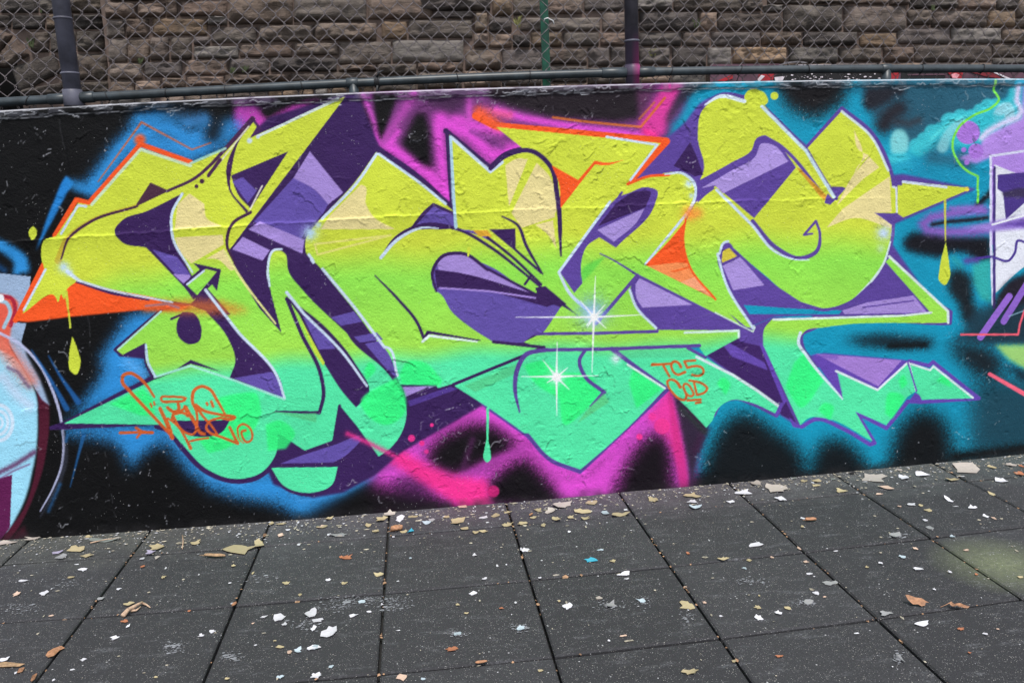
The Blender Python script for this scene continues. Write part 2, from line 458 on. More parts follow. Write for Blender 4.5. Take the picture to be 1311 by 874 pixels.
    S('A 1100,560 1100,620 1080,680',24,BLK,.8); S('A 860,560 1000,600',22,(26,26,32),.5); S('A 960,620 1040,600',16,(70,150,225),.5)
    F('U 120,530 160,410 205,300 222,275 250,300 228,330 190,405 150,475',(30,125,205),1,1)
    F('U 225,285 330,305 340,335 300,345 245,330',BLU,.9,4); F('U 232,335 290,345 245,375 180,480 160,470',BLK,.9,3)
    F('E -20,415 ~60,450 ~140,520 150,590 60,605 ~70,550 -20,470',BLU,1,2.5); S('E -10,560 20,580',10,(20,70,120),.8)
    F('V 560,165 430,190 390,250 330,340 350,380 280,480 225,545 420,470 500,400 480,280 640,180',BLU,1,7)
    S('V 430,350 460,375 480,390',18,(80,165,235),.8)
    F('V 215,556 530,552 600,620 700,720 800,745 910,705 1010,800 1262,712 1265,735 1180,792 1085,850 1005,872 950,838 890,818 800,806 700,776 620,706 565,636 530,622 500,645 462,675 435,715 412,648 380,618 300,602 215,596',BLU,1,7.5)
    S('V 545,575 610,640 700,735 800,762 905,722 1010,815 1150,790 1260,730',9,(58,150,224),.7)
    # lower magenta and hot pink
    F('X 250,720 330,640 590,490 650,500 780,600 850,690 950,730 1100,590 1240,440 1320,500 1330,720 1290,830 840,860 620,860 260,850',MAG,1,8)
    F('X 425,655 500,590 590,552 660,560 720,600 745,640 640,690 540,735 470,720',(13,12,15),.98,8)
    F('X 640,840 630,760 700,700 765,665 830,730 885,790 900,850',(13,12,15),.98,8); F('X 60,850 250,765 400,770 520,820 590,850 590,880 60,880',(13,12,15),.97,9)
    F('X 1050,850 1080,740 1120,660 1170,600 1225,575 1262,640 1275,850',(14,12,16),.97,9)
    F('X 300,770 400,700 480,760 400,820',(60,26,68),.7,8); S('X 480,545 590,500 650,522 780,605 850,695 950,730 1100,600 1240,462',13,MAG,.85); S('X 900,780 960,770 1000,820',20,MAG,.6); S('X 240,720 330,690',14,(150,56,150),.7); S('X 540,740 640,690 760,640',11,(176,60,168),.75)
    S('X 560,700 590,610',10,(90,40,90),.6)
    F('X 230,620 340,635 430,690 520,730 640,745 655,835 575,850 430,760 310,680',HOT,.95,4)
    F('X 1243,440 1262,450 1300,640 1300,720 1240,600 1180,540',HOT,.7,4); F('Z 130,520 250,640 215,740 195,860 180,760',(46,34,54),.97,2.5); F('X 1243,440 1257,448 1312,720 1318,840 1296,840 1265,640',(205,40,124),.75,1.4)
    c.dot('X 660,783',7.5,(196,30,112),.9,1); c.dot('X 1226,565',10,(240,50,140),.7,1); c.dot('X 1193,532',5,(240,50,150),.8,1); c.dot('X 1150,600',4,HOT,.9,1)
    S('K 960,480 1040,600 1000,700',14,(60,30,60),.8)
    # ------------------------------------------------------------ neighbour painting at the left edge
    c.region=R_LEFT+1; TILE['N']=(0,400,2.913)
    F('E -1400,595 0,595 155,612 150,670 110,760 78,850 I 75,50 135,55 108,150 ~190,290 265,470 230,480 150,330 40,150 -1400,100',(150,174,206))
    F('E -1400,690 0,700 ~60,715 ~92,745 ~80,800 70,874 I 70,10 45,150 60,190 160,350 60,260 -1400,240',(228,92,72),1,.8)
    L('E 0,712 ~60,725 ~75,760 55,860',5,(170,36,60)); L('E -5,735 ~30,745 ~50,780 20,870',5,(150,205,230),.9,1); c.dot('E 0,722',5,WHT)
    F('I -1400,190 0,190 ~60,222 ~140,320 ~185,420 ~193,560 ~185,700 150,874 N ~95,690 30,820 -400,860',(150,214,240),1,1)
    S('I 0,150 60,230 150,340',22,(225,120,100),.75)
    S('I -20,330 20,330 90,420 150,470',16,(190,210,236),.8); S('I 40,280 90,300 150,380',5,(90,70,110),.6)
    for rr,ww in ((72,6),(48,5),(22,4)):
        L([(0+rr/3.97*math.cos(t)-2, 541+rr*1.25/3.97*math.sin(t), True) for t in np.linspace(-2.2,2.2,14)],ww*.8,(206,222,242),.9,1)
    F('N -400,600 0,618 45,604 36,800 0,850 -400,850',(92,26,76)); S('N -10,600 60,565 128,520',7,(96,50,92),.85); L('N -10,625 50,590 110,565',2.5,(110,60,110),.6,1)
    F('N 136,288 ~155,320 190,350 184,450 ~165,570 ~125,690 ~70,800 30,850 0,855 20,825 ~85,735 ~125,620 ~142,500 ~145,400 ~143,330',(76,22,42),1,.7)
    F('N 186,345 ~215,400 ~228,480 ~215,590 ~170,700 90,830 50,850 ~125,690 ~165,570 ~184,450',BLK,1,.8); F('N 85,95 ~150,190 ~200,300 ~225,400 190,360 150,250 100,160',BLK,.9,.8)
    F('N -900,850 30,850 90,790 110,870 -900,870',(60,20,34),1,2)
    L('I -60,85 0,105 ~100,160 ~200,262 ~270,400 ~312,545 N ~237,470 ~230,570 ~200,650 150,740',[3.6,3.6,3.6,3.4,3,1.5],(186,190,226),.95,.6)
    L('N 238,440 ~246,520 ~225,620 ~190,690 150,760',[3,7,5,2],(60,64,80),.6,2); S('N 225,640 180,740',5,(40,95,150),.6)
    c.region=R_BG+1
    L('I 160,190 ~240,310 340,488',[1.5,4,7.5],(30,96,168),.85,1.6); L('I 248,220 ~300,310 398,455',[1.5,4,7.5],(30,96,168),.85,1.6)
    L('N 252,455 246,480',4,(40,100,160),.7,1.5); L('N 312,455 ~290,540 262,650',[5,3,1],(32,100,165),.75,1.3)
    # ------------------------------------------------------------ neighbour painting at the right edge
    c.region=R_RIGHT+1
    TILE['T']=(1080,90,5.675); TILE['O']=(1140,230,3.80)
    CYA=(44,184,200)
    F('T 110,60 1140,60 1250,100 1200,200 1100,240 860,330 660,430 520,530 470,560 420,480 340,430 260,420 210,330 150,260',(38,86,108),.97,4)
    F('T 160,130 330,115 460,125 440,180 370,185 330,230 270,260 180,300 140,240',(32,28,36),.9,3); S('T 290,400 330,330 400,280',24,(36,32,40),.92); S('T 20,140 130,150',10,(24,90,116),.5); S('T 380,370 480,390 550,360',11,(50,54,64),.75)
    F('T 470,590 ~500,550 ~560,505 ~610,490 ~625,450 ~660,420 ~700,415 ~740,370 ~800,335 ~860,320 ~900,330 ~960,290 ~1015,265 ~1050,240 ~1130,235 ~1190,200 ~1215,130 1260,120 1290,360 1050,500 900,560 800,560 700,580 620,600 540,640',CYA,.95,1.6)
    for p_,r_ in (('T 530,545',9),('T 590,505',10),('T 645,450',10),('T 705,430',9),('T 770,370',11),('T 850,338',10),('T 925,325',7),('T 985,290',8),('T 1045,258',9),('T 1105,250',8)): c.dot(p_,r_,(56,192,206),.85,2.2)
    S('T 400,600 400,660',26,CYA,.7)
    S('T 720,560 640,640 760,650 900,660',22,(36,98,124),.85); S('T 520,720 600,760 860,780',20,(18,140,178),.7); S('T 860,620 900,690',14,(40,80,104),.7)
    F('T 345,600 ~345,480 ~380,432 ~430,432 ~468,480 470,580 440,610 370,610',(128,208,212),.92,1.6); S('T 350,655 455,650',17,(60,190,206),.85); S('T 350,710 520,660',12,(24,150,186),.8)
    S('T 640,500 700,440 800,360 880,335',5,(84,214,218),.7); L('T 720,560 ~760,470 ~820,400 860,380',[14,12,9],(136,206,214),.75,3); L('T 1110,330 ~1150,285 ~1190,275 1200,320',[11,15,15],(158,212,226),.85,2.4); S('T 960,370 1060,330 1130,350',8,CYA,.8)
    F('T 830,640 ~980,560 ~1010,500 ~1120,430 1290,350 1311,80 1500,0 5000,0 5000,640 1060,640 960,680',(174,134,222),1,1.6)
    S('T 1000,490 1040,450 1140,390 1260,345 1290,300 1260,220 1270,120',9,(216,206,242),.95)
    for p,r in (('Y 1122,183',15),('Y 1148,245',9.6),('Y 1108,241',3.2),('Y 1118,283',3.4)): c.dot(p,r,(164,112,212),1,.8)
    L('Y 1138,205 1148,225',1.5,(60,90,120)); 
    F('O 60,300 100,260 200,250 300,270 490,280 490,400 420,400 380,360 300,350 240,380 130,360 70,340',(20,18,26),.98,3.5)
    F('O 400,405 490,385 492,600 440,580 400,500',(44,166,162),.95,2.2); S('O 370,395 420,390',9,(84,70,150),.9); S('O 310,385 340,420',9,(40,150,160),.7)
    F('O 285,450 330,430 395,470 405,600 430,640 420,720 350,690 330,600 280,540',(22,26,32),.97,4); F('O 395,640 500,600 700,600 720,790 480,800 300,790 350,740',(28,58,74),.9,4)
    S('O 420,130 470,80 490,60',9,(18,18,26),.9)
    S('O 455,150 400,150 290,165 200,185 160,215 180,245 260,255 400,250 500,240',14.5,(128,92,184),1); S('O 440,135 300,140',7,(140,104,196),.8); S('O 205,218 280,205 400,195 470,185',5.5,(30,26,40),.95)
    F('Y 1195,262 2200,220 2200,560 1200,560',(172,132,222)); L('Y 1700,250 1311,245 1198,262 1200,560 1207,760',3.2,(214,214,244))
    F('Y 1210,290 ~1260,310 2200,330 2200,640 ~1290,650 1215,722 1214,560',(222,224,236)); L('Y 1211,300 1211,770',3.6,(66,50,120))
    F('Y 1222,325 1290,318 2200,260 2200,480 1311,420 1250,475 1240,385 1222,372',(72,52,132)); F('Y 1235,385 1290,370 2200,350 2200,400 1245,400',(52,44,70),.8,1)
    F('Y 1110,500 1311,462 2200,450 2200,540 1311,505 1200,515',(150,124,208),1,1.6); F('Y 1210,495 1311,478 2200,470 2200,510 1311,498',(88,60,150),1,1.5)
    L('Y 1311,462 1205,492',2.4,WHT); L('Y 1150,606 ~1200,600 ~1260,612 ~1280,585 ~1290,545 ~1320,555 1380,640',3,(70,50,140))
    F('Y 1215,740 ~1260,680 1330,650 2200,640 2200,800 1330,760 1215,800',(34,30,42),1,2.5); F('Y 1200,790 1311,760 2200,760 2200,1000 1150,880 1140,850',(30,52,66),.9,5)
    L('Z 1262,208 1165,345',8.5,(146,100,206)); L('Z 1330,150 1244,292',8.5,(140,96,200)); L('Z 1262,275 1340,245',1.4,(150,190,214),.8)
    L('Z 1100,336 1292,336 1298,300 ~1320,240 1400,150',2.6,(240,92,112))
    F('Z 1215,372 2200,360 2200,560 1330,462 1260,420',(152,204,112),1,2); F('Z 1240,430 1330,462 2200,570 2200,640 1311,500',(20,30,40),.8,3)
    L('Z 1195,468 1330,545 1700,720',[4.5,7,9],(243,96,122))
    L('Y 1213,8 ~1210,36 ~1226,74 ~1200,100 ~1140,126 ~1090,168 ~1071,228 ~1085,275 ~1120,312 1155,330 1155,418',3,(118,218,74))
    c.region=R_BG+1
    # ------------------------------------------------------------ lettering: dark blocks
    c.region=R_LET+1
    F('P 441,121 458,121 486,188 530,225 580,262 590,330 700,390 712,435 690,445 642,472 585,492 622,516 560,552 515,578 480,608 440,630 400,637 350,620 338,590 225,470 200,400 250,380 300,190 345,150',DPU,1,.8)
    F('U 800,140 850,80 880,120 820,170',(70,36,90))
    L('V 172,570 215,556 390,462 515,400',5,DPU); L('V 172,572 330,565 530,556',4,DPU); L('V 515,402 ~492,350 488,290 408,325 388,308 560,160 640,150',5,DPU)
    F('V 390,310 488,285 500,340 400,330',DPU,1,.5)
    L('V 525,565 ~565,580 ~605,630 ~690,715 ~780,748 ~860,738 ~915,700',6.5,DPU)
    F('V 900,700 1140,695 ~1125,765 ~1040,800 ~945,770',DPU); L('V 1130,780 1250,715 1300,670',5,DPU)
    L('W 500,125 650,250 ~700,205 ~785,190 ~855,245 ~876,340 886,545',7,DPU); L('W 505,130 520,350 530,450 735,455',6,DPU)
    L('W 262,180 ~400,275 520,385',8,DPU); L('W 262,185 ~195,290 70,425',7,DPU)
    # right blocks
    F('Y 100,210 ~170,150 ~230,80 300,50 380,70 600,240 700,100 ~800,180 ~870,320 870,560 1010,760 1060,790 1060,820 600,810 560,340 300,760 0,350',PUR,1,.8)
    F('Y 60,640 400,830 470,800 560,812 Z 548,360 560,640 545,640 490,605 240,405 350,340 0,330 W 900,800 1000,600',PUR,1,.8)
    F('Z 240,400 ~290,365 350,345 360,360 430,375 500,530 545,630 495,605 480,570',(62,36,98)); F('Z 300,370 320,362 440,430 450,455 330,410',(98,70,168))
    OUT='Y 870,325 905,322 1150,372 900,480 870,490 812,455 870,450'
    F(OUT,PUR,1,.8)
    L('Y 210,350 ~232,310 ~210,200 ~225,110 ~300,55 ~380,65',4.5,PUR); L('Y 430,90 580,235 700,102 ~800,185 ~862,310 ~872,480 ~862,560 ~830,620 1065,785 1062,822 Z ~600,316 ~565,335 ~568,380 620,440',5,PUR)
    F('Z 595,405 640,398 905,420 930,425 825,530 700,470 705,560 640,470',(98,68,172),1,.7)
    L('Z 925,425 990,440 1005,428 1160,550 965,562 922,560 850,650 750,600 810,700 795,705 ~700,650 ~610,620 565,645 540,640 430,370',5,(98,68,172))
    F('Z 925,560 945,530 970,545 965,562',(98,68,172))
    L('X 545,428 ~590,455 640,500 775,595 ~850,675 950,716 1245,440',6,PUR); L('Z 270,605 ~290,570 ~340,550 ~400,568 480,608 500,570',5,PUR)
    # ------------------------------------------------------------ lettering: fills
    L('U 330,295 475,96 645,188 708,165',[1.5,2.8,2.8,1.5],(200,98,54),.85,.8); F('V 165,573 215,551 520,547 532,560 215,572',DPU)
    L('U 52,760 150,567',7,ORA); L('U 184,476 256,356 299,367 472,170 640,230',6.4,ORA,1,.4); c.dot('U 470,155',7,ORA,.9,4)
    F('U 48,762 75,725 260,615 400,640 500,670 545,700 480,725 240,748 95,766',ORA,1,.6)
    F('U 75,738 148,588 ~138,545 ~150,492 188,478 262,366 300,374 472,182 640,238 ~700,212 760,180 ~800,140 848,92 862,112 838,150 880,130 1160,10 772,522 786,580 870,720 945,802 ~906,650 ~895,590 ~925,521 ~955,535 ~970,600 ~1012,655 1165,805 X ~180,272 ~300,382 345,442 ~368,505 ~355,580 ~312,640 275,666 200,562 145,496 V 1120,615 1022,650 935,595 ~925,660 ~880,718 ~785,741 ~695,708 ~612,625 ~568,578 540,560 215,555 515,410 640,362 790,412 955,475 ~945,420 800,250 690,105 U 640,705 570,695 ~500,680 ~370,655 262,627 ~222,660 ~215,690 ~205,672 ~195,700 ~185,680 75,738',letter)
    F('V 396,312 550,175 640,160 690,178 ~765,270 ~790,345 770,405 640,362 520,402 ~492,350 488,285 412,325',letter)
    F('V 910,704 1134,701 ~1115,760 ~1040,788 ~950,762',letter)
    F('W 512,138 652,257 ~700,217 ~790,200 ~850,250 ~872,340 892,560 885,600 960,700 890,708 820,660 815,685 ~640,590 ~540,535 ~480,550 ~455,600 ~468,663 X ~478,118 ~520,180 ~590,238 660,282 825,300 530,420 475,437 465,425 345,425 ~325,370 ~240,240 W 75,580 ~30,530 ~30,490 75,425 ~200,290 266,196 ~420,300 525,394',letter)
    L('W 600,75 665,108 1240,160 1105,306',9.5,ORA,1,.5); S('W 610,60 680,110',13,(245,90,50),.9)
    F('W 668,112 1222,166 1108,302 G 650,142 ~800,94 ~920,86 ~985,130 ~1000,190 ~965,270 ~930,380 ~960,520 1095,725 1240,874 K 1298,75 1285,98 1090,0 800,88 1220,90 1218,128 1045,222 1010,172 230,185 120,150 220,100 X 830,245 890,155 W 820,660 885,540 880,380 865,260 772,195',letter)
    F('X 525,427 825,303 K 230,185 580,190 850,378 X ~1100,580 952,710 ~850,668 778,588 765,588 640,500',letter)
    F('K 580,190 955,180 1045,228 1311,398 Z 495,575 480,602 ~390,563 ~330,556 ~280,590 265,625 K 1050,585 960,490 850,382',letter)
    F('Y 222,348 ~236,310 ~216,200 ~230,110 ~300,62 ~370,78 430,100 580,240 700,110 ~800,200 ~858,315 ~868,470 ~858,560 ~800,680 ~720,750 ~640,772 ~540,740 ~440,660 338,575 ~312,550 ~284,590 ~312,690 407,840 398,850 275,745 ~190,620 ~166,520 205,420 275,370',letter); F('Y 205,610 300,680 407,842 398,850 275,752',letter)
    F('Y 410,36 ~440,50 ~452,80 ~425,98 ~385,92 ~372,65 ~385,42',YEL); c.dot('Y 473,60',5,YEL)
    F('Y 866,362 882,366 882,452 868,455',letter); F('Y 902,345 1120,368 1125,375 906,468 886,455 886,360 902,360',letter)
    F('Z 846,92 862,76 1056,262 1056,296 ~640,312 ~575,325 ~555,360 ~580,400 705,556 682,456 820,522 922,430 948,525 920,545 850,640 745,594 803,694 ~640,616 ~590,615 560,640 435,370 ~440,315 466,284 1000,266',letter)
    F('Z 926,432 995,452 1005,438 1144,550 968,554 962,542 948,528',letter)
    # ------------------------------------------------------------ lettering: facets and counters
    # first letter
    F('U 612,335 ~490,395 ~410,425 ~384,460 ~410,498 490,516 640,672 660,640 640,604 ~586,490 ~571,420',DPU)
    F('U 510,522 595,548 640,608 622,642',SLA); F('U 580,605 635,608 640,612 622,642',LIL)
    F('U 450,382 505,298 568,326',(74,44,64))
    L('U 455,378 ~300,430 ~225,490 ~195,560',[5,4,6,9],(190,160,48),.75,1); L('U 460,378 ~300,432 ~232,485 ~205,555',[3,3.5,3.5,2],(70,36,66))
    L('U 560,328 ~660,280 712,235 848,85',[3.5,4,4.5,7],(72,38,76)); F('U 845,85 855,90 ~800,165 ~780,240 ~775,320 835,395 826,400 ~768,320 ~760,250 ~790,170',(64,34,80)); L('U 700,278 835,110',2.2,(225,225,200),.9,.5); L('U 700,275 740,222',4.5,(72,38,76))
    c.dot('U 678,294',3.1,(70,38,62)); c.dot('U 660,311',2.6,(70,38,62))
    F('U 775,275 967,194 842,386 ~800,340',DPU); F('U 780,295 815,280 862,326 832,368',SLA); L('U 840,388 880,310',2,(235,232,215),.9,.4)
    L('U 842,398 ~782,435 ~762,500 ~790,575',[4,4,4,2],(66,36,70))
    F('U 985,283 ~1050,318 1102,370 1085,402 1022,468 1012,488 852,430',SLA); F('U 1040,194 1152,332 1102,372 ~1060,325 985,283',LIL)
    F('U 872,428 1022,490 1015,537 835,455',LIL); F('U 815,480 906,525 882,560 780,522',LIL)
    F('V 1110,200 1188,180 1216,214 1145,228',SLA); F('V 1188,265 1265,250 1286,274 1208,284',SLA); F('X 228,288 278,278 ~318,340 336,405 ~300,370',SLA)
    F('V 960,128 ~1100,240 ~1190,350 ~1238,455 1195,502 ~1150,450 1085,350 1006,195',DPU); F('V 1016,196 1080,240 1126,305 1070,308',SLA)
    L('V 963,138 ~1012,255 ~1076,390 ~1086,460 1072,520 925,515',[5,5,5,5,4,2],DPU); F('V 1008,202 1090,352 1085,362 1055,318',(190,218,60))
    F('V 1005,523 1062,520 1062,553 910,515',(84,196,130),.8,.5)
    F('V 612,182 ~650,185 ~675,230 ~668,280 ~635,290 ~600,265 ~595,215',DPU); L('V 575,205 610,190',3,DPU)
    F('V 592,374 640,342 745,383 640,356',DPU); F('V 785,403 912,382 946,420 953,472',SLA)
    F('V 580,546 772,544 ~745,585 ~680,600 ~615,585',DPU)
    F('V 940,690 1020,660 1130,625 1200,595 1216,610 ~1150,670 1118,686',SLA); F('X 345,425 470,425 470,438 350,470',DPU); F('X 356,433 464,430 366,470',LIL); L('X 362,470 440,436',2,DPU)
    F('X 372,480 515,432 540,440 380,498',(84,60,150),.8)
    L('V 935,595 1022,652 1120,617 1140,497',4,DPU)
    # arrow
    F('U 648,568 742,589 728,662 712,640 690,660 650,692 612,640 670,590',DPU); F('U 625,640 690,588 728,597 662,676',letter); L('U 628,640 685,594',2.6,HIL)
    F('U 655,688 695,652 775,742 720,745',DPU)
    # cream of the first letter
    F('U 596,372 636,335 686,370 ~692,415 746,445 586,456',CRM); F('U 588,482 748,474 752,506 642,570 ~604,530',CRM); F('U 690,555 752,520 ~782,592 772,592 ~730,556',CRM)
    L('U 755,530 ~810,620 925,772',[3,3,2],(224,222,140))
    L('U 612,336 ~578,400 ~580,480 646,600',[3.4,3.4,3.4,2],HIL)
    F('U 470,690 560,692 640,690 740,694 800,712 840,730 760,741 610,738 560,728 480,730',(224,112,42),.66,4); F('U 480,690 560,700 650,715 600,730 480,728',(236,88,34),.8,1.5); L('U 490,712 560,705 600,718',3,(110,130,190),.5,1)
    L('V 690,108 800,250 ~932,400 955,470',[3.6,3.6,3.6,3],HIL); L('U 905,645 ~899,590 ~922,524 945,522',3,HIL); L('V 962,116 1020,188 ~1150,318 1232,430',[4,3.4,3.4,3],HIL)
    L('U 1045,556 1052,566',3.6,HIL); L('U 1083,588 ~1200,730 1290,850 X ~300,300 338,395',[3.6,3.6,3.4,3],HIL)
    L('V 520,400 640,362 790,412 955,474',3,(160,232,214),.9); L('V 490,292 ~497,350 522,398',3,(186,214,240)); L('V 396,308 540,180',2.4,(176,224,206))
    L('U 80,725 152,590',3,HIL); L('U 205,470 262,375 290,378',3,HIL); L('U 308,372 472,187 640,242',4,(196,222,196),.9,.5); L('U 640,234 757,184',3,(170,222,200),.9,.6)
    L('U 868,142 1135,18',3.4,(206,222,216)); c.dot('U 838,158',3.5,HIL,.9,1.2); c.dot('U 866,145',2.6,HIL,.9,1)
    c.puff('U 214,582',7,(186,214,236),.95); c.puff('U 232,600',4.5,(186,214,236),.9); L('U 225,596 268,630 ~372,660 ~500,685 580,700',[5,3.4,3.2,2.6,2],HIL,.95,.6); L('U 255,632 ~372,668 500,692',[2,3.6,2],DPU)
    # bright mint clouds
    for s in ('V 365,490 480,438 512,470 520,530 470,528','V 730,470 ~800,455 ~860,455 878,520 ~850,580 760,640 700,655 660,600 740,520','V 892,560 ~935,545 ~990,590 960,640 900,648','X ~215,490 335,400 ~366,470 ~362,520 ~300,560 ~250,540','X 225,380 ~245,350 ~265,370 235,410','X 345,390 ~370,348 ~430,352 488,410 480,430 350,424',
              'X 760,360 ~820,345 ~880,380 ~990,400 1020,455 ~960,520 ~900,560 880,470 ~800,420','X 1115,420 1130,370 1225,440 1140,505','Z 540,430 575,395 640,490 ~560,580 510,510','Z 620,590 ~640,565 ~670,575 660,625','Z 845,600 ~860,530 ~905,540 870,620','Z 890,490 ~905,470 920,500 900,520','Z 1015,490 ~1045,470 1070,515','Z 280,500 ~300,480 ~325,500 310,540'):
        F(s,BMT,.85,.8)
    F('X 560,430 760,345 740,385 600,450',(80,196,130),.75,.6); F('K 600,195 945,185 980,228 640,232',(80,200,140),.6,.6)
    F('V 578,546 772,544 ~748,582 ~685,600 ~612,584',DPU)
    # second letter
    F('W 378,455 ~430,390 458,366 530,398 530,455',DPU); F('W 395,447 458,378 528,408 528,452 ~440,445',SLA)
    L('W 278,555 ~330,485 ~430,440 ~540,455 ~650,515 ~760,600 820,650',[1,4,5,4,4,3.5,3],DPU); L('W 282,550 ~335,492 ~430,449 475,452',[4.2,4.2,3.2,1.5],HIL)
    F('W 545,455 ~600,462 640,480 700,530 ~620,480',(98,76,168)); F('W 590,458 640,458 655,480 610,478',(214,160,44))
    F('W 645,455 733,453 735,530',DPU); L('W 735,525 820,600',3.4,DPU)
    L('W 690,412 ~740,440 ~770,510 825,605',[2,4,4,2],DPU); L('W 640,482 ~720,545 820,640',3.6,DPU); L('W 765,640 785,612',3,DPU)
    F('W 815,660 835,650 900,705 960,760 930,735 890,712',DPU)
    F('W 545,536 ~480,548 ~453,605 ~468,663 X ~478,118 ~520,180 ~590,238 660,282 760,285 ~790,262 832,245 893,155 W ~820,690 ~660,585',SLA)
    F('W 470,560 ~500,540 ~560,540 ~650,595 810,680 475,590',LIL); F('W 462,590 ~540,600 790,670 880,700 840,715 640,660 470,652',DPU); L('W 480,652 640,662 800,685',2.4,(160,132,212))
    L('W 640,590 ~560,537 ~490,545 ~455,600 ~468,663',[4,4.4,4.4,4,3],DPU); L('W 640,588 815,680',3.5,DPU)
    L('X 660,282 830,300 525,425',4,DPU)
    L('W 262,610 ~340,690 ~405,770 428,825 440,800 615,828',[1.5,3.5,4,4,4,1.5],DPU); L('W 422,832 445,812 605,832',[3.4,3.4,2],(214,232,230))
    L('W 578,520 575,545',[5,2],YEL)
    F('W 215,305 ~228,310 ~232,370 ~255,410 330,455 80,455 110,410',CRM); L('W 70,540 60,505 315,475 70,540',2.6,(224,218,120),.9)
    L('W 268,202 ~205,295 85,420',3.6,HIL); L('W 275,202 ~420,305 500,370',3.2,HIL); c.puff('W 45,468',9,(180,212,236),1); c.puff('W 72,440',4.5,(190,216,236),.9)
    L('W 40,540 55,560',3.4,HIL); L('W 516,145 526,350 534,448',4,(170,206,226)); L('W 520,148 650,262 690,230',4,HIL)
    F('W 700,240 ~740,218 775,220 712,380',CRM); F('W 805,232 ~850,280 ~868,400 720,400',CRM); F('W 740,440 865,408 862,412 850,440 750,462',CRM,.0); F('W 720,400 866,400 866,415 755,450',CRM); F('W 800,440 860,425 872,520 ~840,470',CRM)
    L('W 650,252 ~700,210 ~785,192 ~852,245 ~874,340 887,545',[5,6,6,6,6,2],DPU)
    F('W 800,650 835,646 905,705 885,716 812,690',DPU)
    # third letter
    F('W 855,240 945,290 1000,225 ~1040,232 1100,222 ~1040,240 1000,238 885,385 ~880,300',ORA)
    L('W 1040,145 1210,172 1120,290',3,HIL)
    F('G 600,205 ~650,190 ~740,158 ~800,175 ~785,250 590,465 505,412 ~445,455 ~412,560 420,645 378,695 305,590 310,575 560,245',PUR)
    F('G 500,355 590,240 ~690,180 ~765,180 740,260',DPU); F('G 495,375 735,265 ~700,330 580,435',LI2,.85)
    L('G 560,232 300,590 ~350,690 470,800',[3.4,3.4,3.4,5],HIL); L('G 590,225 620,185',[2,3],PUR); L('G 650,142 ~760,102 860,95',3.4,ORA); L('G 840,92 ~930,88 ~990,140 ~995,200 960,280 740,548',[2,3.6,3.6,3,3.4,3],HIL)
    c.puff('G 962,140',5,(186,212,236),.95); c.puff('G 975,200',3.5,(186,212,236),.8)
    F('G 420,640 ~415,590 545,500 460,600',(74,200,70),.6,.8)
    L('G 510,495 ~580,530 700,605 1230,874 K 1300,85',[1.5,3,4,5,3],PUR)
    L('G 700,605 490,850',4.5,PUR)
    F('G 740,552 ~860,430 940,335 ~935,430 ~970,560 1097,728',ORA); F('G 750,558 900,540 960,545 1000,610 1090,722',(244,138,78)); F('G 860,585 965,560 960,570 890,590',(236,100,40)); F('G 920,640 1000,610 1080,715',(246,160,120),.9)
    c.puff('G 965,292',9,(246,132,52),.9); c.puff('G 1005,290',7,(240,150,60),.8); L('G 945,320 ~932,420 ~965,560 1097,728',2.6,ORA)
    L('G 0,590 200,720',3,DPU,.0)
    F('G 675,620 705,608 1180,850 1230,874 K 1090,0 800,90 G 790,874 ~695,770 ~665,680',PUR); F('G 690,650 710,620 980,755 725,770 ~695,720',LI2,.9); L('G 660,680 ~690,760 795,874',3.2,HIL)
    L('K 180,108 500,105 800,96',4,PUR); L('K 220,190 570,185 1015,168',4.5,PUR); L('K 940,102 1215,92 1215,125',3,(206,232,222)); L('K 955,180 1045,228',4,PUR); L('K 1095,0 1288,98 1298,76 1240,0',1.8,(206,226,220),.9)
    L('K 240,188 ~130,215 ~85,300 ~78,400 100,505',[5,6,6,5,2],PUR); L('K 435,190 ~405,240 ~430,320 530,405 460,475',[4,5,5,5,2],PUR); F('K 460,475 530,408 555,455 390,565',(90,196,120),.7,.5)
    L('K 570,185 ~650,245 845,382',[6,5,4],PUR); L('K 650,265 840,385',2.6,(206,230,224)); c.puff('K 590,235',6,(214,230,234),.95)
    L('K 1000,225 1190,320 1311,398 Z 490,578',3.4,(210,226,232)); 
    L('W 860,80 ~950,92 1155,112 1235,15',3.2,(214,110,40),.8,.6); L('W 1150,85 1200,30',2.6,(200,110,50),.7,.6)
    S('K 925,490 1040,605',8,(44,52,54),.85)
    # fourth letter
    F('Y 222,372 214,352 ~330,290 ~400,248 ~425,202 ~470,208 ~510,250 545,300 405,470 275,362 215,420',PUR); F('Y 228,370 ~330,310 ~410,262 ~430,220 ~470,225 520,280 300,388 275,360',LI2,.9); L('Y 218,352 ~330,290 ~402,245 ~420,205 ~450,198 ~490,225 640,395',4.5,PUR)
    F('Y 135,295 190,215 215,270 235,325 205,330',DPU); F('Y 545,300 560,305 650,395 640,412',(204,150,44)); F('Y 645,402 665,365 700,365 715,370 660,425 640,420',PUR); L('Y 580,238 680,405',4.2,PUR); F('Y 430,98 440,92 678,400 668,405 520,235 440,190',letter); L('Y 432,96 580,245 672,398',4.2,(196,220,232))
    L('Y 400,480 ~480,570 ~560,605 ~615,580 ~625,520 612,480 572,526 600,522',[5,5.5,5.5,5.5,5,3.4,3.4,2.5],PUR); L('Y 280,376 400,495 ~480,585 ~540,608 590,610',[3.4,3.6,3.4,2.6,1.2],HIL)
    L('Y 240,90 ~290,62 372,78',[2,5,5],(212,226,236)); L('Y 700,112 ~800,200 ~855,310',3,(206,222,226)); 
    F('Y 740,170 ~755,240 790,260 ~750,300 735,335 ~770,260',CRM); F('Y 680,430 735,330 790,262 825,300 770,340',CRM); F('Y 648,502 700,440 860,330 866,450 820,452 868,490 865,505 ~740,470',CRM)
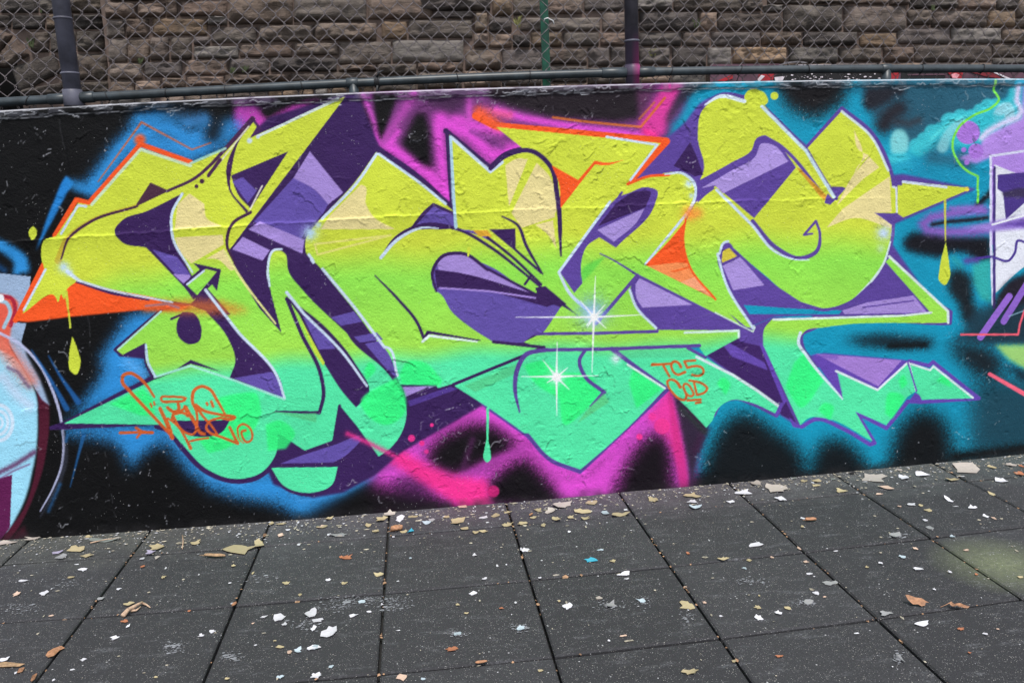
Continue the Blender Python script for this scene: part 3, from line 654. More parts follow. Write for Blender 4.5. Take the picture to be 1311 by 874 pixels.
    F('Y 808,452 886,454 906,470 868,494 846,478',PUR); c.puff('Y 840,520',9,(190,212,236),1); c.puff('Y 830,572',5,(186,222,170),.8); L('Y 870,365 882,368 884,450',2.4,(214,220,236)); L('Y 905,348 1050,366',3.4,(206,218,236))
    L('Y 862,550 ~840,620 ~790,690 740,742',[2,3,3,2],(206,226,226)); c.dot('Y 1118,373',3,(226,206,70))
    L('Y 290,585 ~312,548 ~340,580 450,670',3.6,PUR,.0); F('Y 295,615 ~300,575 320,565 345,600',(206,190,60)); F('Y 286,600 ~300,560 ~318,552 345,585 ~440,668 560,750 640,775 700,772 ~800,690 845,620 990,785 470,800 400,830 ~312,690',PUR); F('Y 296,612 ~303,578 322,570 348,598 298,620',(206,190,60)); F('Y 300,630 360,600 440,695 335,712',LI2,.85); F('Z 370,237 560,250 700,255 690,268 390,268',TEAL)
    F('Z 700,255 785,228 940,205 985,262 708,268',LIL); L('Z 770,245 940,222',1.8,PUR); L('Y 335,575 ~440,668 ~545,748 ~640,778 ~720,755 ~805,685',3.4,PUR)
    L('Y 288,590 ~305,552 318,548',3,HIL); L('Y 282,590 ~312,692 402,840',3.2,HIL)
    L('Z 470,286 900,273 1000,262',[3,3,2.4],(216,232,226)); L('Z 858,74 1056,258 1056,296',3.2,(212,228,226)); L('Z 560,330 ~553,360 ~580,405 702,552',[4,3.6,3.4,2],(206,226,236))
    F('Z 610,400 900,422 822,510',(160,122,206)); S('Z 615,408 680,412',6,(104,72,178),.6); F('Z 605,402 680,450 700,535 640,460',(98,68,172),1,.8); L('Z 680,458 820,522 920,430',2.8,(220,232,238)); L('Z 924,430 948,525',2,(220,228,240)); L('Z 930,434 995,455 1006,442 1140,548',2.6,(216,232,236)); L('Z 920,428 950,525',2,(98,68,172))
    L('Z 496,570 480,604',4,(98,68,172)); F('Z 495,590 512,560 545,632',(62,36,98))
    c.region=R_DRIP+1
    # splashes and drips
    L('U 222,665 230,730 236,785',[4,2,2],(196,206,60)); F('V 243,262 ~262,310 ~270,360 ~255,392 ~236,378 ~232,330',YEL)
    F('U 111,445 ~123,455 ~122,478 ~111,491 ~99,478 ~99,456',YEL)
    L('Y 1046,410 1047,545',[3.2,1.8],(196,196,70)); F('Y 1048,548 ~1060,620 ~1062,670 ~1045,695 ~1026,680 ~1028,640',YEL)
    L('X 641,505 640,610',[3.6,2.6],MNT); F('X 639,600 ~650,650 ~648,680 ~638,686 ~628,675 ~630,640',MNT)
    c.region=R_BG+1
    S('X 170,590 240,620 330,665',7,(240,50,140),.75); c.dot('X 453,561',2.4,HOT); c.dot('X 385,605',4.5,HOT,.9,.6); c.dot('X 420,622',3.4,HOT,.9,.6); c.dot('X 435,650',3,HOT,.7,1)
    # ------------------------------------------------------------ stars
    c.region=R_STAR+1
    c.puff('G 470,790',20,(110,160,240),.7); c.puff('G 478,818',11,(200,220,252),.8)
    for s,w in (('G 80,818 480,818 720,806',[.7,3.3,.7]),('G 486,610 478,820 K 468,305',[.7,3.3,.7]),('G 410,735 478,818 540,874',[.7,2.8,.7]),('G 535,755 478,818 K 445,75',[.7,2.6,.7]),('G 520,790 478,818 440,860',[.8,2.5,.8])): L(s,w,(246,248,255),.95,.6)
    c.dot('G 478,818',4.4,(252,252,255),1,1.5)
    c.puff('K 288,328',9,(214,244,236),.8)
    for s,w in (('K 110,325 288,325 500,320',[.7,3.2,.7]),('K 291,150 288,325 289,525',[.7,3.2,.7]),('K 218,240 288,328 352,390',[.7,3.2,.7]),('K 345,280 288,328 240,355',[.8,3,.8])): L(s,w,(244,248,252),.95,.6)
    c.dot('K 288,328',5.4,(250,252,255),1,2)
    # ------------------------------------------------------------ tags written in burnt orange
    c.region=R_TAG+1
    TILE['M']=(150,465,7.283); TILE['R']=(825,450,11.656)
    T=lambda s,w=4.2: L(s,w,TAG,.97,.4)
    T('M 345,310 ~290,225 ~200,130 ~120,90 ~55,115 ~50,175 ~110,250 ~250,400 ~400,560 520,690',[3,4.2,4.4,4.4,4.2,4,3.8]); T('M 312,375 322,405',2.6); T('M 345,360 350,385',2.6)
    T('M 610,315 ~500,310 ~410,322 ~415,345 ~520,355 ~620,345 ~640,325 600,316',3); T('M 435,352 630,348',2)
    T('M 400,420 ~450,530 510,695',4.6); T('M 515,695 ~490,590 ~465,515 ~560,580 ~640,700 685,790',[4.6,3,2.6,3,3.4,4.4]); T('M 470,410 ~500,440 ~550,450 ~575,430 570,380',4); T('M 500,430 ~540,470 ~600,440 ~620,425 640,410',3.4); T('M 515,530 ~520,480 ~580,460 ~640,470 ~660,490 630,400',3.6); T('M 640,410 ~680,480 ~730,560 ~800,655 815,655',4.6); T('M 530,500 ~570,580 ~650,650 ~710,660 ~735,630 ~730,560 700,490',3)
    T('M 750,560 ~740,450 ~700,340 ~720,250 ~790,215 ~860,240 ~930,340 1005,470',[2.6,3.4,4.4,4.2,4,3.6,2.6]); T('M 735,390 ~800,490 ~880,580 ~930,660 920,650',[4.6,3.4,3,2.4]); T('M 740,395 ~800,435 ~950,475 ~1090,510 ~1080,515 ~950,510 ~850,550 ~830,600 ~860,640 ~960,680 1125,745 1050,595',[4.4,4,3.4,4,4,3,3,3.4,3.4,3.6,4.4,3.6])
    T('M 680,725 ~740,710 850,695',2.8); T('M 835,370 842,385',3.2); T('M 878,355 895,400',3.6)
    T('M 1195,625 ~1165,630 ~1170,690 ~1210,735 ~1250,715 ~1260,660 ~1225,590 ~1170,565 ~1130,590 ~1125,650 ~1150,720 1180,745',[3.4,3,3,2.8,2.8,2.8,2.8,2.6,2.4,1.6,1])
    T('M 25,648 150,643 330,645',3.6); T('M 175,600 ~220,630 330,645',3.6); T('M 330,645 ~220,650 185,690',3)
    T('R 120,195 ~260,190 395,180',[4.2,3.2,2.8]); T('R 285,210 ~330,290 375,370',[3.4,2.8]); T('R 545,230 ~510,170 ~450,145 ~405,180 ~410,250 ~450,320 ~510,345 ~570,320 605,305',[3.6,3.4,3.6,3,3,3,3.6])
    T('R 760,130 595,145 640,240 ~760,215 ~860,240 ~885,295 ~850,355 ~780,365 715,345',[2.8,3,3.2,3,3,3,3]); T('R 535,530 ~480,450 ~400,415 ~345,440 ~355,510 ~420,610 ~520,700 ~600,725 ~625,690 ~615,610 580,540',[4,3.6,3.2,3,2.8,2.8,3,3,2.8,2.8])
    T('R 580,520 ~600,480 ~650,490 ~710,570 ~735,640 ~700,668 ~640,640 580,520',2.8); T('R 670,430 ~760,445 ~870,480 ~940,550 ~900,610 ~790,645',[3,3,3,3,3,3]); T('R 745,470 785,645',3); T('R 645,730 840,715',3); T('R 770,765 840,755',3.2)
    c.region=0
    # ------------------------------------------------------------ lip of the wall: older paint under the flaked top band
    return c
# ================================================================ GROUND
OLIVE = tuple(float(v) for v in on_ground((1285, 722))[0])
M_RUB = mat_rubber()
M_GAP = mat_concrete('dusty_gap', (38, 37, 38), 6)
ground = obj('ground', ([(-40, -30, -.034), (40, -30, -.034), (40, 60, -.034), (-40, 60, -.034)], [(0, 1, 2, 3)]), M_GAP)
tag(ground, kind='structure')
pav = thing('rubber_paving', None, None, kind='structure')
def grid_pt(i, j):
    y = WALLD if j == 0 else WALLD-ROW1-(j-1)*S
    return on_ground(lens_px([[GX0+i*S, y, 0.0]]))[0]
for j in range(0, 5):
    for i in range(-2, 12):
        a, b, c, d = grid_pt(i, j+1), grid_pt(i+1, j+1), grid_pt(i+1, j), grid_pt(i, j)
        if j == 0:
            c = c+np.array([0, .03, 0]); d = d+np.array([0, .03, 0])
        ctr = (a+b+c+d)/4
        if not (.35 < b[0]-a[0] < .75 and d[1]-a[1] < .95 and a[1] < 3.98): continue   # far outside the lens model
        def ins(p, q):                       # inset towards the middle: q across the joint lines, r along
            return p+np.sign(ctr-p)*np.array([q, q+.0022, 0])
        gx = .0046+.0016*RNG.rand()
        lo = [ins(p, gx) for p in (a, b, c, d)]; hi = [ins(p, gx+.006) for p in (a, b, c, d)]
        z0 = RNG.uniform(-.0022, .0022, 4)+RNG.uniform(-.001, .001)
        V = [(*p[:2]-ctr[:2], -.032) for p in lo]+[(*p[:2]-ctr[:2], z0[k]-.006) for k, p in enumerate(lo)]+[(*p[:2]-ctr[:2], z0[k]) for k, p in enumerate(hi)]
        F = [(8, 9, 10, 11)]+[(k, (k+1) % 4, 4+(k+1) % 4, 4+k) for k in range(4)]+[(4+k, 4+(k+1) % 4, 8+(k+1) % 4, 8+k) for k in range(4)]
        obj('tile', (V, F), M_RUB, pav, loc=(ctr[0], ctr[1], 0))

# ================================================================ PAINTED WALL
def noise1(n, step, seed):
    r = np.random.RandomState(seed); k = n//step+4; v = r.rand(k)
    x = np.arange(n)/step; i = x.astype(int); f = x-i; f = f*f*(3-2*f)
    return v[i]*(1-f)+v[i+1]*f
def noise2(ny, nx, step, seed):
    r = np.random.RandomState(seed); v = r.rand(int(ny/step)+4, int(nx/step)+4)
    y = np.arange(ny)/step; x = np.arange(nx)/step
    iy = y.astype(int); fy = (y-iy)[:, None]; ix = x.astype(int); fx = (x-ix)[None]
    fy = fy*fy*(3-2*fy); fx = fx*fx*(3-2*fx); iy = iy[:, None]; ix = ix[None]
    return (v[iy, ix]*(1-fx)+v[iy, ix+1]*fx)*(1-fy)+(v[iy+1, ix]*(1-fx)+v[iy+1, ix+1]*fx)*fy
HST = .0044
X0W, X1W = -2.62, 3.86
NX = int((X1W-X0W)/HST); gx_ = np.linspace(X0W, X1W, NX); top_ = wall_top(gx_); NZ = int(2.07/HST)+4
tz = np.linspace(0, 1, NZ)
GX = np.repeat(gx_[None], NZ, 0); GZ = -.012+tz[:, None]*(top_[None]+.012)
GY = np.repeat(wall_y(gx_)[None], NZ, 0)
P_ = np.stack([GX, GY, GZ], -1).reshape(-1, 3)
pp = px_of(P_); PXX = pp[:, 0].reshape(NZ, NX); PYY = pp[:, 1].reshape(NZ, NX)
cv = paint_mural()
fx = np.clip((PXX-PX0)*PS-.5, 0, PW-2.001); fy = np.clip((PYY-PY0)*PS-.5, 0, PH-2.001)
ix = fx.astype(int); iy = fy.astype(int); ax = (fx-ix)[..., None]; ay = (fy-iy)[..., None]
im = cv.c
paint = (im[iy, ix]*(1-ax)+im[iy, ix+1]*ax)*(1-ay)+(im[iy+1, ix]*(1-ax)+im[iy+1, ix+1]*ax)*ay
rid = cv.rid[np.round(fy).astype(int), np.round(fx).astype(int)]
# ---- relief: what layers of flaking paint leave behind, in metres towards the viewer
H = np.zeros((NZ, NX), np.float32)
H += (noise2(NZ, NX, 60, 1)-.5)*.005+(noise2(NZ, NX, 22, 2)-.5)*.0022+(noise2(NZ, NX, 7, 3)-.5)*.0012+(noise2(NZ, NX, 3, 4)-.5)*.0007
edge = np.zeros((NZ, NX), np.float32)          # bare chipped edges; pale lines also paint in gloss glints
def seg_field(poly, pad):
    x0 = max(0, int(poly[:, 0].min()-pad)); x1 = min(NX, int(poly[:, 0].max()+pad)+2)
    y0 = max(0, int(poly[:, 1].min()-pad)); y1 = min(NZ, int(poly[:, 1].max()+pad)+2)
    if x1-x0 < 2 or y1-y0 < 2: return None
    X = np.arange(x0, x1)[None].astype(float); Y = np.arange(y0, y1)[:, None].astype(float)
    best = np.full((y1-y0, x1-x0), 1e9); side = np.zeros_like(best); par = np.zeros_like(best)
    for k in range(len(poly)-1):
        a = poly[k]; e = poly[k+1]-a; L2 = e@e+1e-9
        t = np.clip(((X-a[0])*e[0]+(Y-a[1])*e[1])/L2, 0, 1)
        d = np.hypot(X-a[0]-t*e[0], Y-a[1]-t*e[1]); s = (X-a[0])*e[1]-(Y-a[1])*e[0]
        m = d < best; best[m] = d[m]; side[m] = np.sign(s)[m]; par[m] = ((k+t)/(len(poly)-1))[m]
    return (slice(y0, y1), slice(x0, x1)), best, side, par
R2 = np.random.RandomState(21)
def dens(px, py):
    d = .30
    if 520 < px < 980 and py < 330: d = .95
    if 420 < px < 900 and py > 480: d = .75
    if py < 190: d = max(d, .6)
    if px > 960 and py < 260: d = max(d, .7)
    return d
n_done = 0
while n_done < 950:
    sx, sy = R2.uniform(0, NX), R2.uniform(4, NZ-12)
    pxx, pyy = PXX[int(sy), int(sx)], PYY[int(sy), int(sx)]
    if R2.rand() > dens(pxx, pyy): continue
    n_done += 1
    ang = R2.uniform(0, 2*math.pi); L = R2.choice([3, 4, 6, 9, 16], p=[.34, .30, .2, .11, .05]); poly = [(sx, sy)]; trend = R2.normal(0, .25)
    for _ in range(L):
        a2 = ang+R2.choice([-1, 1])*abs(R2.normal(.55, .5)); ang += trend; st = R2.uniform(1.6, 5.5)
        poly.append((poly[-1][0]+st*math.cos(a2), poly[-1][1]+st*math.sin(a2)))
    r = seg_field(np.array(poly), 10)
    if r is None: continue
    sl, d, s, t = r
    A = R2.uniform(.0009, .0034)*(1.25 if L > 8 else 1); lam = R2.uniform(1.2, 4.5); fade = np.clip(t/.12, 0, 1)*np.clip((1-t)/.12, 0, 1)
    H[sl] += np.where(s > 0, A*np.exp(-d/lam), -.0008*np.exp(-d/1.2))*np.maximum(fade, .1*(d < 1.5))
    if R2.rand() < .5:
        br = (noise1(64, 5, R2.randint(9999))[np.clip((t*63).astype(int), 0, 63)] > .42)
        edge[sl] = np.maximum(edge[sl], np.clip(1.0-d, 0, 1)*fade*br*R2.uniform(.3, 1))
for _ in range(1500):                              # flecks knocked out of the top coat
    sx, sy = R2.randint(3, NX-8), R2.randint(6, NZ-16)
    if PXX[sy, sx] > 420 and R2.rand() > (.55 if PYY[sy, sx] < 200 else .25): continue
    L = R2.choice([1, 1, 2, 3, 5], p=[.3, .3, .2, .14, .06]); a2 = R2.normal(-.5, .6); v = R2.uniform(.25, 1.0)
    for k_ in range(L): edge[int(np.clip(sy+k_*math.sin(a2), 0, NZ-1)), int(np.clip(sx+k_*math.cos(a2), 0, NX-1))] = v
for _ in range(110):                               # the crust on the lip is crazed all over
    sx, sy = R2.uniform(0, NX), NZ-R2.uniform(1, 10); poly = [(sx, sy)]; ang = R2.choice([0, math.pi])
    for _k in range(R2.randint(3, 9)):
        a2 = ang+R2.normal(0, .7); poly.append((poly[-1][0]+R2.uniform(2, 5)*math.cos(a2), min(NZ-1, max(NZ-13, poly[-1][1]+R2.uniform(1, 3)*math.sin(a2)))))
    r = seg_field(np.array(poly), 8)
    if r is None: continue
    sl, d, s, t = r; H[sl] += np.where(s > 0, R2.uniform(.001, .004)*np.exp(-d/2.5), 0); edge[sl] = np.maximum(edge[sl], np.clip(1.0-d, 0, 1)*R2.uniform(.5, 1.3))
for _ in range(700):                               # shed patches: shallow pits with a broken outline
    sx, sy = R2.uniform(0, NX), R2.uniform(4, NZ-12)
    if R2.rand() > dens(PXX[int(sy), int(sx)], PYY[int(sy), int(sx)]): continue
    rr = R2.uniform(1.2, 6)*R2.choice([1, 1, 1.6]); x0, x1, y0, y1 = int(max(0, sx-rr*2)), int(min(NX, sx+rr*2+1)), int(max(0, sy-rr*2)), int(min(NZ, sy+rr*2+1))
    X = np.arange(x0, x1)[None]-sx; Y = np.arange(y0, y1)[:, None]-sy; th = np.arctan2(Y, X); el = R2.uniform(.6, 1.5)
    rad = rr*(1+.25*np.sin(th*3+R2.uniform(0, 6))+.22*np.sin(th*5+R2.uniform(0, 6))+.14*np.sin(th*9+R2.uniform(0, 6)))
    m = np.clip(rad-np.hypot(X*el, Y/el), 0, 1.2)/1.2
    H[y0:y1, x0:x1] -= m*R2.uniform(.0012, .0032)
# ---- the formwork ledge that crosses the wall
_rp = on_wall([(40, 307), (190, 297), (343, 285), (410, 283), (582, 272.5), (740, 267), (841, 261), (1040, 254), (1150, 252)])
rz = np.polyval(np.polyfit(_rp[:, 0], _rp[:, 2], 2), gx_)+(noise1(NX, 9, 5)-.5)*.006+(noise1(NX, 40, 6)-.5)*.008
dz = GZ-rz[None]; ext = np.clip((gx_+2.0)/.15, 0, 1)*np.clip((2.55-gx_)/.6, 0, 1)
rough1 = (.45+.8*noise1(NX, 5, 8))*np.interp(gx_, [-2, -.1, .6, 2.6], [1.1, 1.0, .55, .45])
H += (ext[None]*np.where(dz < 0, .0075*np.exp(dz/.05), 0))*rough1[None]
H += ext[None]*.0035*np.exp(-(dz/.006)**2)*(noise1(NX, 3, 9)[None]*1.4-.2)
# ---- upright cracks at the casting joints
for jx, amp in ((711, 1.0), (84, .8), (1246, .6), (678, .35), (1024, .45), (300, .3)):
    jw = float(on_wall((jx, 200))[0, 0]); wob = (noise1(NZ, 11, 30+int(jx))-.5)*.012
    d = np.abs(GX-(jw+wob)[:, None]); H -= .0028*amp*np.exp(-(d/.0045)**2)*np.clip((GZ-.9)/.4, .3, 1)
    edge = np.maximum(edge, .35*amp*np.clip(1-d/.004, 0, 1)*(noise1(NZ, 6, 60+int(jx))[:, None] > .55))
# ---- the lip along the top: a thick crust of old coats, broken along its lower edge
dt = top_[None]-GZ; brk = (.034+(noise1(NX, 17, 12)-.5)*.009+(noise1(NX, 4, 13)-.5)*.004)[None]
band = np.clip((brk-dt)/.004, 0, 1); H += band*(.007+.004*noise1(NX, 17, 14)[None]); H += np.exp(-((dt-brk)/.007)**2)*.003*(noise1(NX, 6, 15)[None]-.2)
H -= .006*np.exp(-dt/.004)                          # rounded arris
pat = noise2(NZ, NX, 13, 16)*.6+noise2(NZ, NX, 5, 17)*.4
lum = paint.mean(-1)
gm = (band*np.clip((pat-.46)/.10, 0, 1)*.40)[..., None]
grey = np.array([92, 94, 106])+(pat[..., None]-.45)*90
paint = paint+gm*(grey-paint)
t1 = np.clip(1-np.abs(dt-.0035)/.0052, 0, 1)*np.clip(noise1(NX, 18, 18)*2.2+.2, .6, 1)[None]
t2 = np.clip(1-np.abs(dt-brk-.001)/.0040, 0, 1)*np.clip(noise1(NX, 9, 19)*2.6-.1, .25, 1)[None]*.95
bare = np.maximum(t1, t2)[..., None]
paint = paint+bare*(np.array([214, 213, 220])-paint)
# chipped edges: pale coat plus painted gloss glints on dark paint, dark coat on bright
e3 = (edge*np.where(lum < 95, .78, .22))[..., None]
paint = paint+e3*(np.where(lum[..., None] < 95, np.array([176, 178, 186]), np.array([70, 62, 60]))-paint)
# grime and dust at the foot, and contact shade put into the colour
ft = np.clip(1-(GZ-.0)/.05, 0, 1)*noise2(NZ, NX, 9, 23)*.8
paint = paint+ft[..., None]*(np.array([46, 44, 46])-paint)
PAINT_K = 1.0
up = np.clip((lum-60)/90, 0, 1)[..., None]*.03; paint = paint+(255-paint)*up
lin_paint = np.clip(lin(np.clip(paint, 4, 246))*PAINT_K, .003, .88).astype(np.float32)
dyx = np.gradient(wall_y(gx_), gx_); nl = np.sqrt(1+dyx**2)
P_ = np.stack([GX+H*(dyx/nl)[None], GY-H/nl[None], GZ], -1).reshape(-1, 3).astype(np.float32)
M_MUR = mat_mural(); M_CON = mat_concrete('old_concrete', (92, 90, 92)); M_DARKP = mat_plain('black_wall_paint', (26, 25, 28), .5)
wall = thing('concrete_wall', 'low concrete wall covered from end to end with spray painted graffiti', 'wall', (0, WALLD, 0))
P_[:, 1] -= WALLD
quad = (np.arange(NZ-1)[:, None]*NX+np.arange(NX-1)[None])
fr = rid[:-1, :-1]
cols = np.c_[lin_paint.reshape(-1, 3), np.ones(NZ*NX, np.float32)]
for rk, (nm, lb) in enumerate((('spray_background', 'black, blue, magenta and teal sprayed ground around the letters'), ('graffiti_lettering', 'large yellow to mint green interlocking letters with purple shading'),
                              ('painted_character', 'pale blue and maroon rounded character at the left end'), ('neighbouring_graffiti', 'lilac and white letters at the right end'),
                              ('signature', 'burnt orange hand-sprayed signatures'), ('star_flare', 'white eight-pointed sparkle'), ('paint_drip', 'painted drops and splashes'))):
    q = quad[fr == rk].ravel()
    if not len(q): continue
    Q = np.stack([q, q+1, q+NX+1, q+NX], 1); used, inv = np.unique(Q, return_inverse=True)
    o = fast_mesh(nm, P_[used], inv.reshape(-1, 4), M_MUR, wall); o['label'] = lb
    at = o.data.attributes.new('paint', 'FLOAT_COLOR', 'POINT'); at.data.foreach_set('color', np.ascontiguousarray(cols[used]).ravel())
# the body of the wall behind the painted face, and its plain run on either side
xs = np.r_[np.linspace(-7, X0W, 14), np.linspace(X0W, X1W, 40)[1:-1], np.linspace(X1W, 9, 14)]
V = []; F = []
for x in xs:
    inn = X0W-.01 <= x <= X1W+.01
    y0 = wall_y(x)+(.014 if inn else -.001)-WALLD; zt = wall_top(x)-(.006 if inn else 0)
    V += [(x, y0, -.05), (x, y0, zt), (x, y0+.26, zt+.004), (x, y0+.26, -.05)]
for k in range(len(xs)-1):
    for a in range(3): F.append((4*k+a, 4*k+4+a, 4*k+5+a, 4*k+1+a))
F += [(0, 1, 2, 3), tuple(4*(len(xs)-1)+a for a in (3, 2, 1, 0))]
obj('wall_body', (V, F), M_DARKP, wall)

# ================================================================ SANDSTONE WALL BEHIND
STD = 10.0
M_STO = mat_stone(); M_MOR = mat_concrete('pinkish_mortar', (112, 94, 86), 9); M_ARCH_SHADE = mat_plain('dark_opening', (9, 9, 11), .95)
SZ = {k: (x, 6.555) for k, x in zip('abcdefg', (0, 180, 360, 540, 720, 900, 1111))}
RIGHT = '''a 880,20,1145,160 1150,25,1390,145 890,165,1050,320 1055,155,1250,315 905,325,1070,525 1070,325,1260,525 915,530,1200,670 1205,518,1530,650 925,675,1130,790 1130,675,1350,790
b 325,10,730,140 95,150,560,300 560,142,730,215 735,-20,1280,207 590,225,980,362 985,210,1460,352 78,310,240,510 250,312,430,503 440,305,585,380 443,385,825,495 830,370,1275,482 365,500,740,632 742,490,1078,620 1086,480,1650,605 180,655,380,745 385,640,700,720 705,625,1250,690 1255,615,1570,690
c 100,-10,720,185 725,-10,1270,165 272,190,805,342 838,175,1060,328 1065,165,1610,320 108,357,478,467 480,347,925,540 930,335,1535,525 80,612,390,690 392,605,800,680 480,545,800,602 802,535,1140,630 1142,522,1530,600
d -40,-10,580,95 590,-10,760,137 765,-10,1000,132 1045,-10,1355,120 438,102,555,275 560,140,760,275 820,145,1500,262 252,325,430,402 432,280,560,402 562,282,760,402 762,290,912,398 915,270,1180,396 1185,270,1490,392 362,412,668,592 672,415,1012,582 1015,405,1390,545 0,515,355,600
e 183,-10,520,95 525,-10,928,95 932,-10,1500,98 332,100,640,262 645,98,1142,262 1145,100,1300,258 0,265,315,392 318,270,640,385 642,270,1000,390 1003,265,1240,388 215,397,400,560 403,392,640,560 645,396,905,545 920,395,1210,560 1218,396,1420,550
f 325,-10,495,95 500,42,670,106 540,-20,900,36 905,-20,1290,32 120,108,665,257 672,40,1170,262 70,267,482,388 488,270,830,382 840,266,1295,386 250,392,705,535 720,392,1135,530 1140,400,1500,520
g 185,-20,350,44 352,-20,750,76 752,-20,1080,76 1082,-20,1260,82 -200,48,325,268 332,78,530,215 532,92,1000,230 1002,84,1242,232 1245,-20,1500,150 1245,155,1500,240 -70,277,242,395 250,236,692,372 700,232,1122,368 1125,245,1500,365 130,392,388,522 392,376,1042,522 1048,372,1500,480 1048,484,1500,545'''
blocks = []
cov = np.zeros((150, 1500), bool)                   # photo pixels, x from -40
def cover(a): return cov[max(0, int(a[1])+10):max(0, int(a[3])+10), max(0, int(a[0])+40):max(0, int(a[2])+40)]
for ln in RIGHT.split('\n'):
    k = ln[0]; ox, s = SZ[k]
    for q in ln[2:].split():
        a = [float(v)/s for v in q.split(',')]; a[0] += ox; a[2] += ox
        c_ = cover(a)
        if c_.size and c_.mean() > .22: continue
        cover(a)[:] = True; blocks.append(a)
for y in range(0, 136, 2):                           # small stones in whatever is left
    for x in range(180, 1500, 2):
        if cov[y:y+2, x:x+2].any(): continue
        x1 = x
        while x1 < 1498 and not cov[y:y+2, x1:x1+2].any() and x1-x < 58: x1 += 2
        y1 = y+2
        while y1 < 146 and not cov[y1:y1+2, x:x1].any() and y1-y < 22: y1 += 2
        if x1-x >= 11 and y1-y >= 10:
            cov[y:y1, x:x1] = True; blocks.append([x-40, y-10, x1-40, y1-10])
        else: cov[y:y+2, x:x+2] = True
LEFTB = '''a -400,-20,-10,118 0,-20,325,112 330,-20,470,115 475,-20,870,113 100,126,380,252 385,120,610,250 615,122,872,250 255,262,416,445 420,265,640,445 645,258,880,438 505,450,905,675 515,682,910,790 -300,125,95,235'''
lblocks = []
for q in LEFTB[2:].split(): lblocks.append([float(v)/6.555 for v in q.split(',')])
PAL = [(116, 98, 88), (108, 90, 80), (124, 106, 94), (102, 92, 86), (112, 106, 102), (98, 86, 80), (128, 106, 86), (106, 94, 86), (84, 76, 74)]
stone = thing('sandstone_wall', 'tall wall of rough weathered sandstone blocks behind the wire fence', 'wall', (0, STD, 0))
def stone_block(q, yoff, dark=1.0, poly=None):
    """A rock-faced block: q is a rectangle (or poly a quadrilateral) in photo pixels on the plane y = STD+yoff."""
    if poly is None: poly = [(q[0], q[3]), (q[2], q[3]), (q[2], q[1]), (q[0], q[1])]
    Pp = on_plane(poly, STD+yoff)[:, [0, 2]]; ctr = Pp.mean(0)
    Pp = ctr+(Pp-ctr)*(1-.015/np.maximum(.06, Pp.max(0)-Pp.min(0)))
    wd, ht = Pp.max(0)-Pp.min(0); nx = int(np.clip(wd/.035, 8, 18)); nz = 8
    bul = RNG.uniform(.05, .13); sd_ = RNG.uniform(0, 50); V = []; F = []; tilt = RNG.uniform(-.02, .03)
    def pt(u, v): return (Pp[0]*(1-u)+Pp[1]*u)*(1-v)+(Pp[3]*(1-u)+Pp[2]*u)*v
    for b in range(nz+1):
        for a in range(nx+1):
            u, v = a/nx, b/nz; p = pt(u, v)
            e = (1-abs(2*u-1)**14)*(1-abs(2*v-1)**9)
            nn = noise.noise(Vector((p[0]*4+sd_, p[1]*9, sd_)))*.55+noise.noise(Vector((p[0]*11+sd_, p[1]*24, 2)))*.5+noise.noise(Vector((p[0]*30+sd_, p[1]*55, 7)))*.25
            dep = bul*e*(.75+.9*nn+tilt*10*(v-.5))
            j = .008*e
            V.append((p[0]-ctr[0]+j*nn, -dep, p[1]-ctr[1]+j*noise.noise(Vector((p[0]*9, sd_, p[1]*9)))))
    for b in range(nz):
        for a in range(nx):
            i0 = b*(nx+1)+a; F.append((i0, i0+1, i0+nx+2, i0+nx+1))
    rim = list(range(nx+1))+[k*(nx+1)+nx for k in range(1, nz+1)]+[nz*(nx+1)+k for k in range(nx-1, -1, -1)]+[k*(nx+1) for k in range(nz-1, 0, -1)]
    b0 = len(V)
    for k in rim: V.append((V[k][0], .12, V[k][2]))
    for k in range(len(rim)):
        k2 = (k+1) % len(rim); F.append((rim[k2], rim[k], b0+k, b0+k2))
    o = obj('stone', (V, F), M_STO, stone, loc=(ctr[0], yoff, ctr[1])); smooth(o)
    c = np.array(PAL[RNG.randint(len(PAL))], float)*RNG.uniform(.82, 1.24)*dark  # dark: shade of the recessed bay multiplied into the block's colour
    o.color = rgba(np.clip(c, 0, 255)); return o
for q in blocks: stone_block(q, 0.0)
for q in lblocks: stone_block(q, .38, .66)  # left bay: its shade is put into the stone colour
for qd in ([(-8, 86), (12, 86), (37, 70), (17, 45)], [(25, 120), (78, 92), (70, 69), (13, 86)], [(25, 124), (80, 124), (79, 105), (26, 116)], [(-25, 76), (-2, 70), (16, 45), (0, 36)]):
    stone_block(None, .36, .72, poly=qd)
# courses above the photograph's edge and at both ends, in regular blocks
for row in range(3):
    x = -120.0
    while x < 1440:
        wd = RNG.uniform(34, 70); y1 = -12-row*24
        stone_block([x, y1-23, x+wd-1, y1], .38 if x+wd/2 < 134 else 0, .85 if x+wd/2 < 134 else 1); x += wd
for row in range(3):                                   # and the courses hidden low behind the painted wall
    x = 30.0
    while x < 1440:
        wd = RNG.uniform(40, 74); y0 = 138+row*25; lf = x+wd/2 < 134
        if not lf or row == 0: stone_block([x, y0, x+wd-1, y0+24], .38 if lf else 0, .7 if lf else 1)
        x += wd
cl, ct, cb = on_plane((134.5, 60), STD)[0], on_plane((655, -90), STD)[0], on_plane((655, 150), STD)[0]
V = []; F = []
def boxm(V, F, a, b):
    k = len(V); (x0, y0, z0), (x1, y1, z1) = a, b
    V += [(x0, y0, z0), (x1, y0, z0), (x1, y1, z0), (x0, y1, z0), (x0, y0, z1), (x1, y0, z1), (x1, y1, z1), (x0, y1, z1)]
    F += [tuple(k+v for v in f) for f in ((0, 3, 2, 1), (4, 5, 6, 7), (0, 1, 5, 4), (1, 2, 6, 5), (2, 3, 7, 6), (3, 0, 4, 7))]
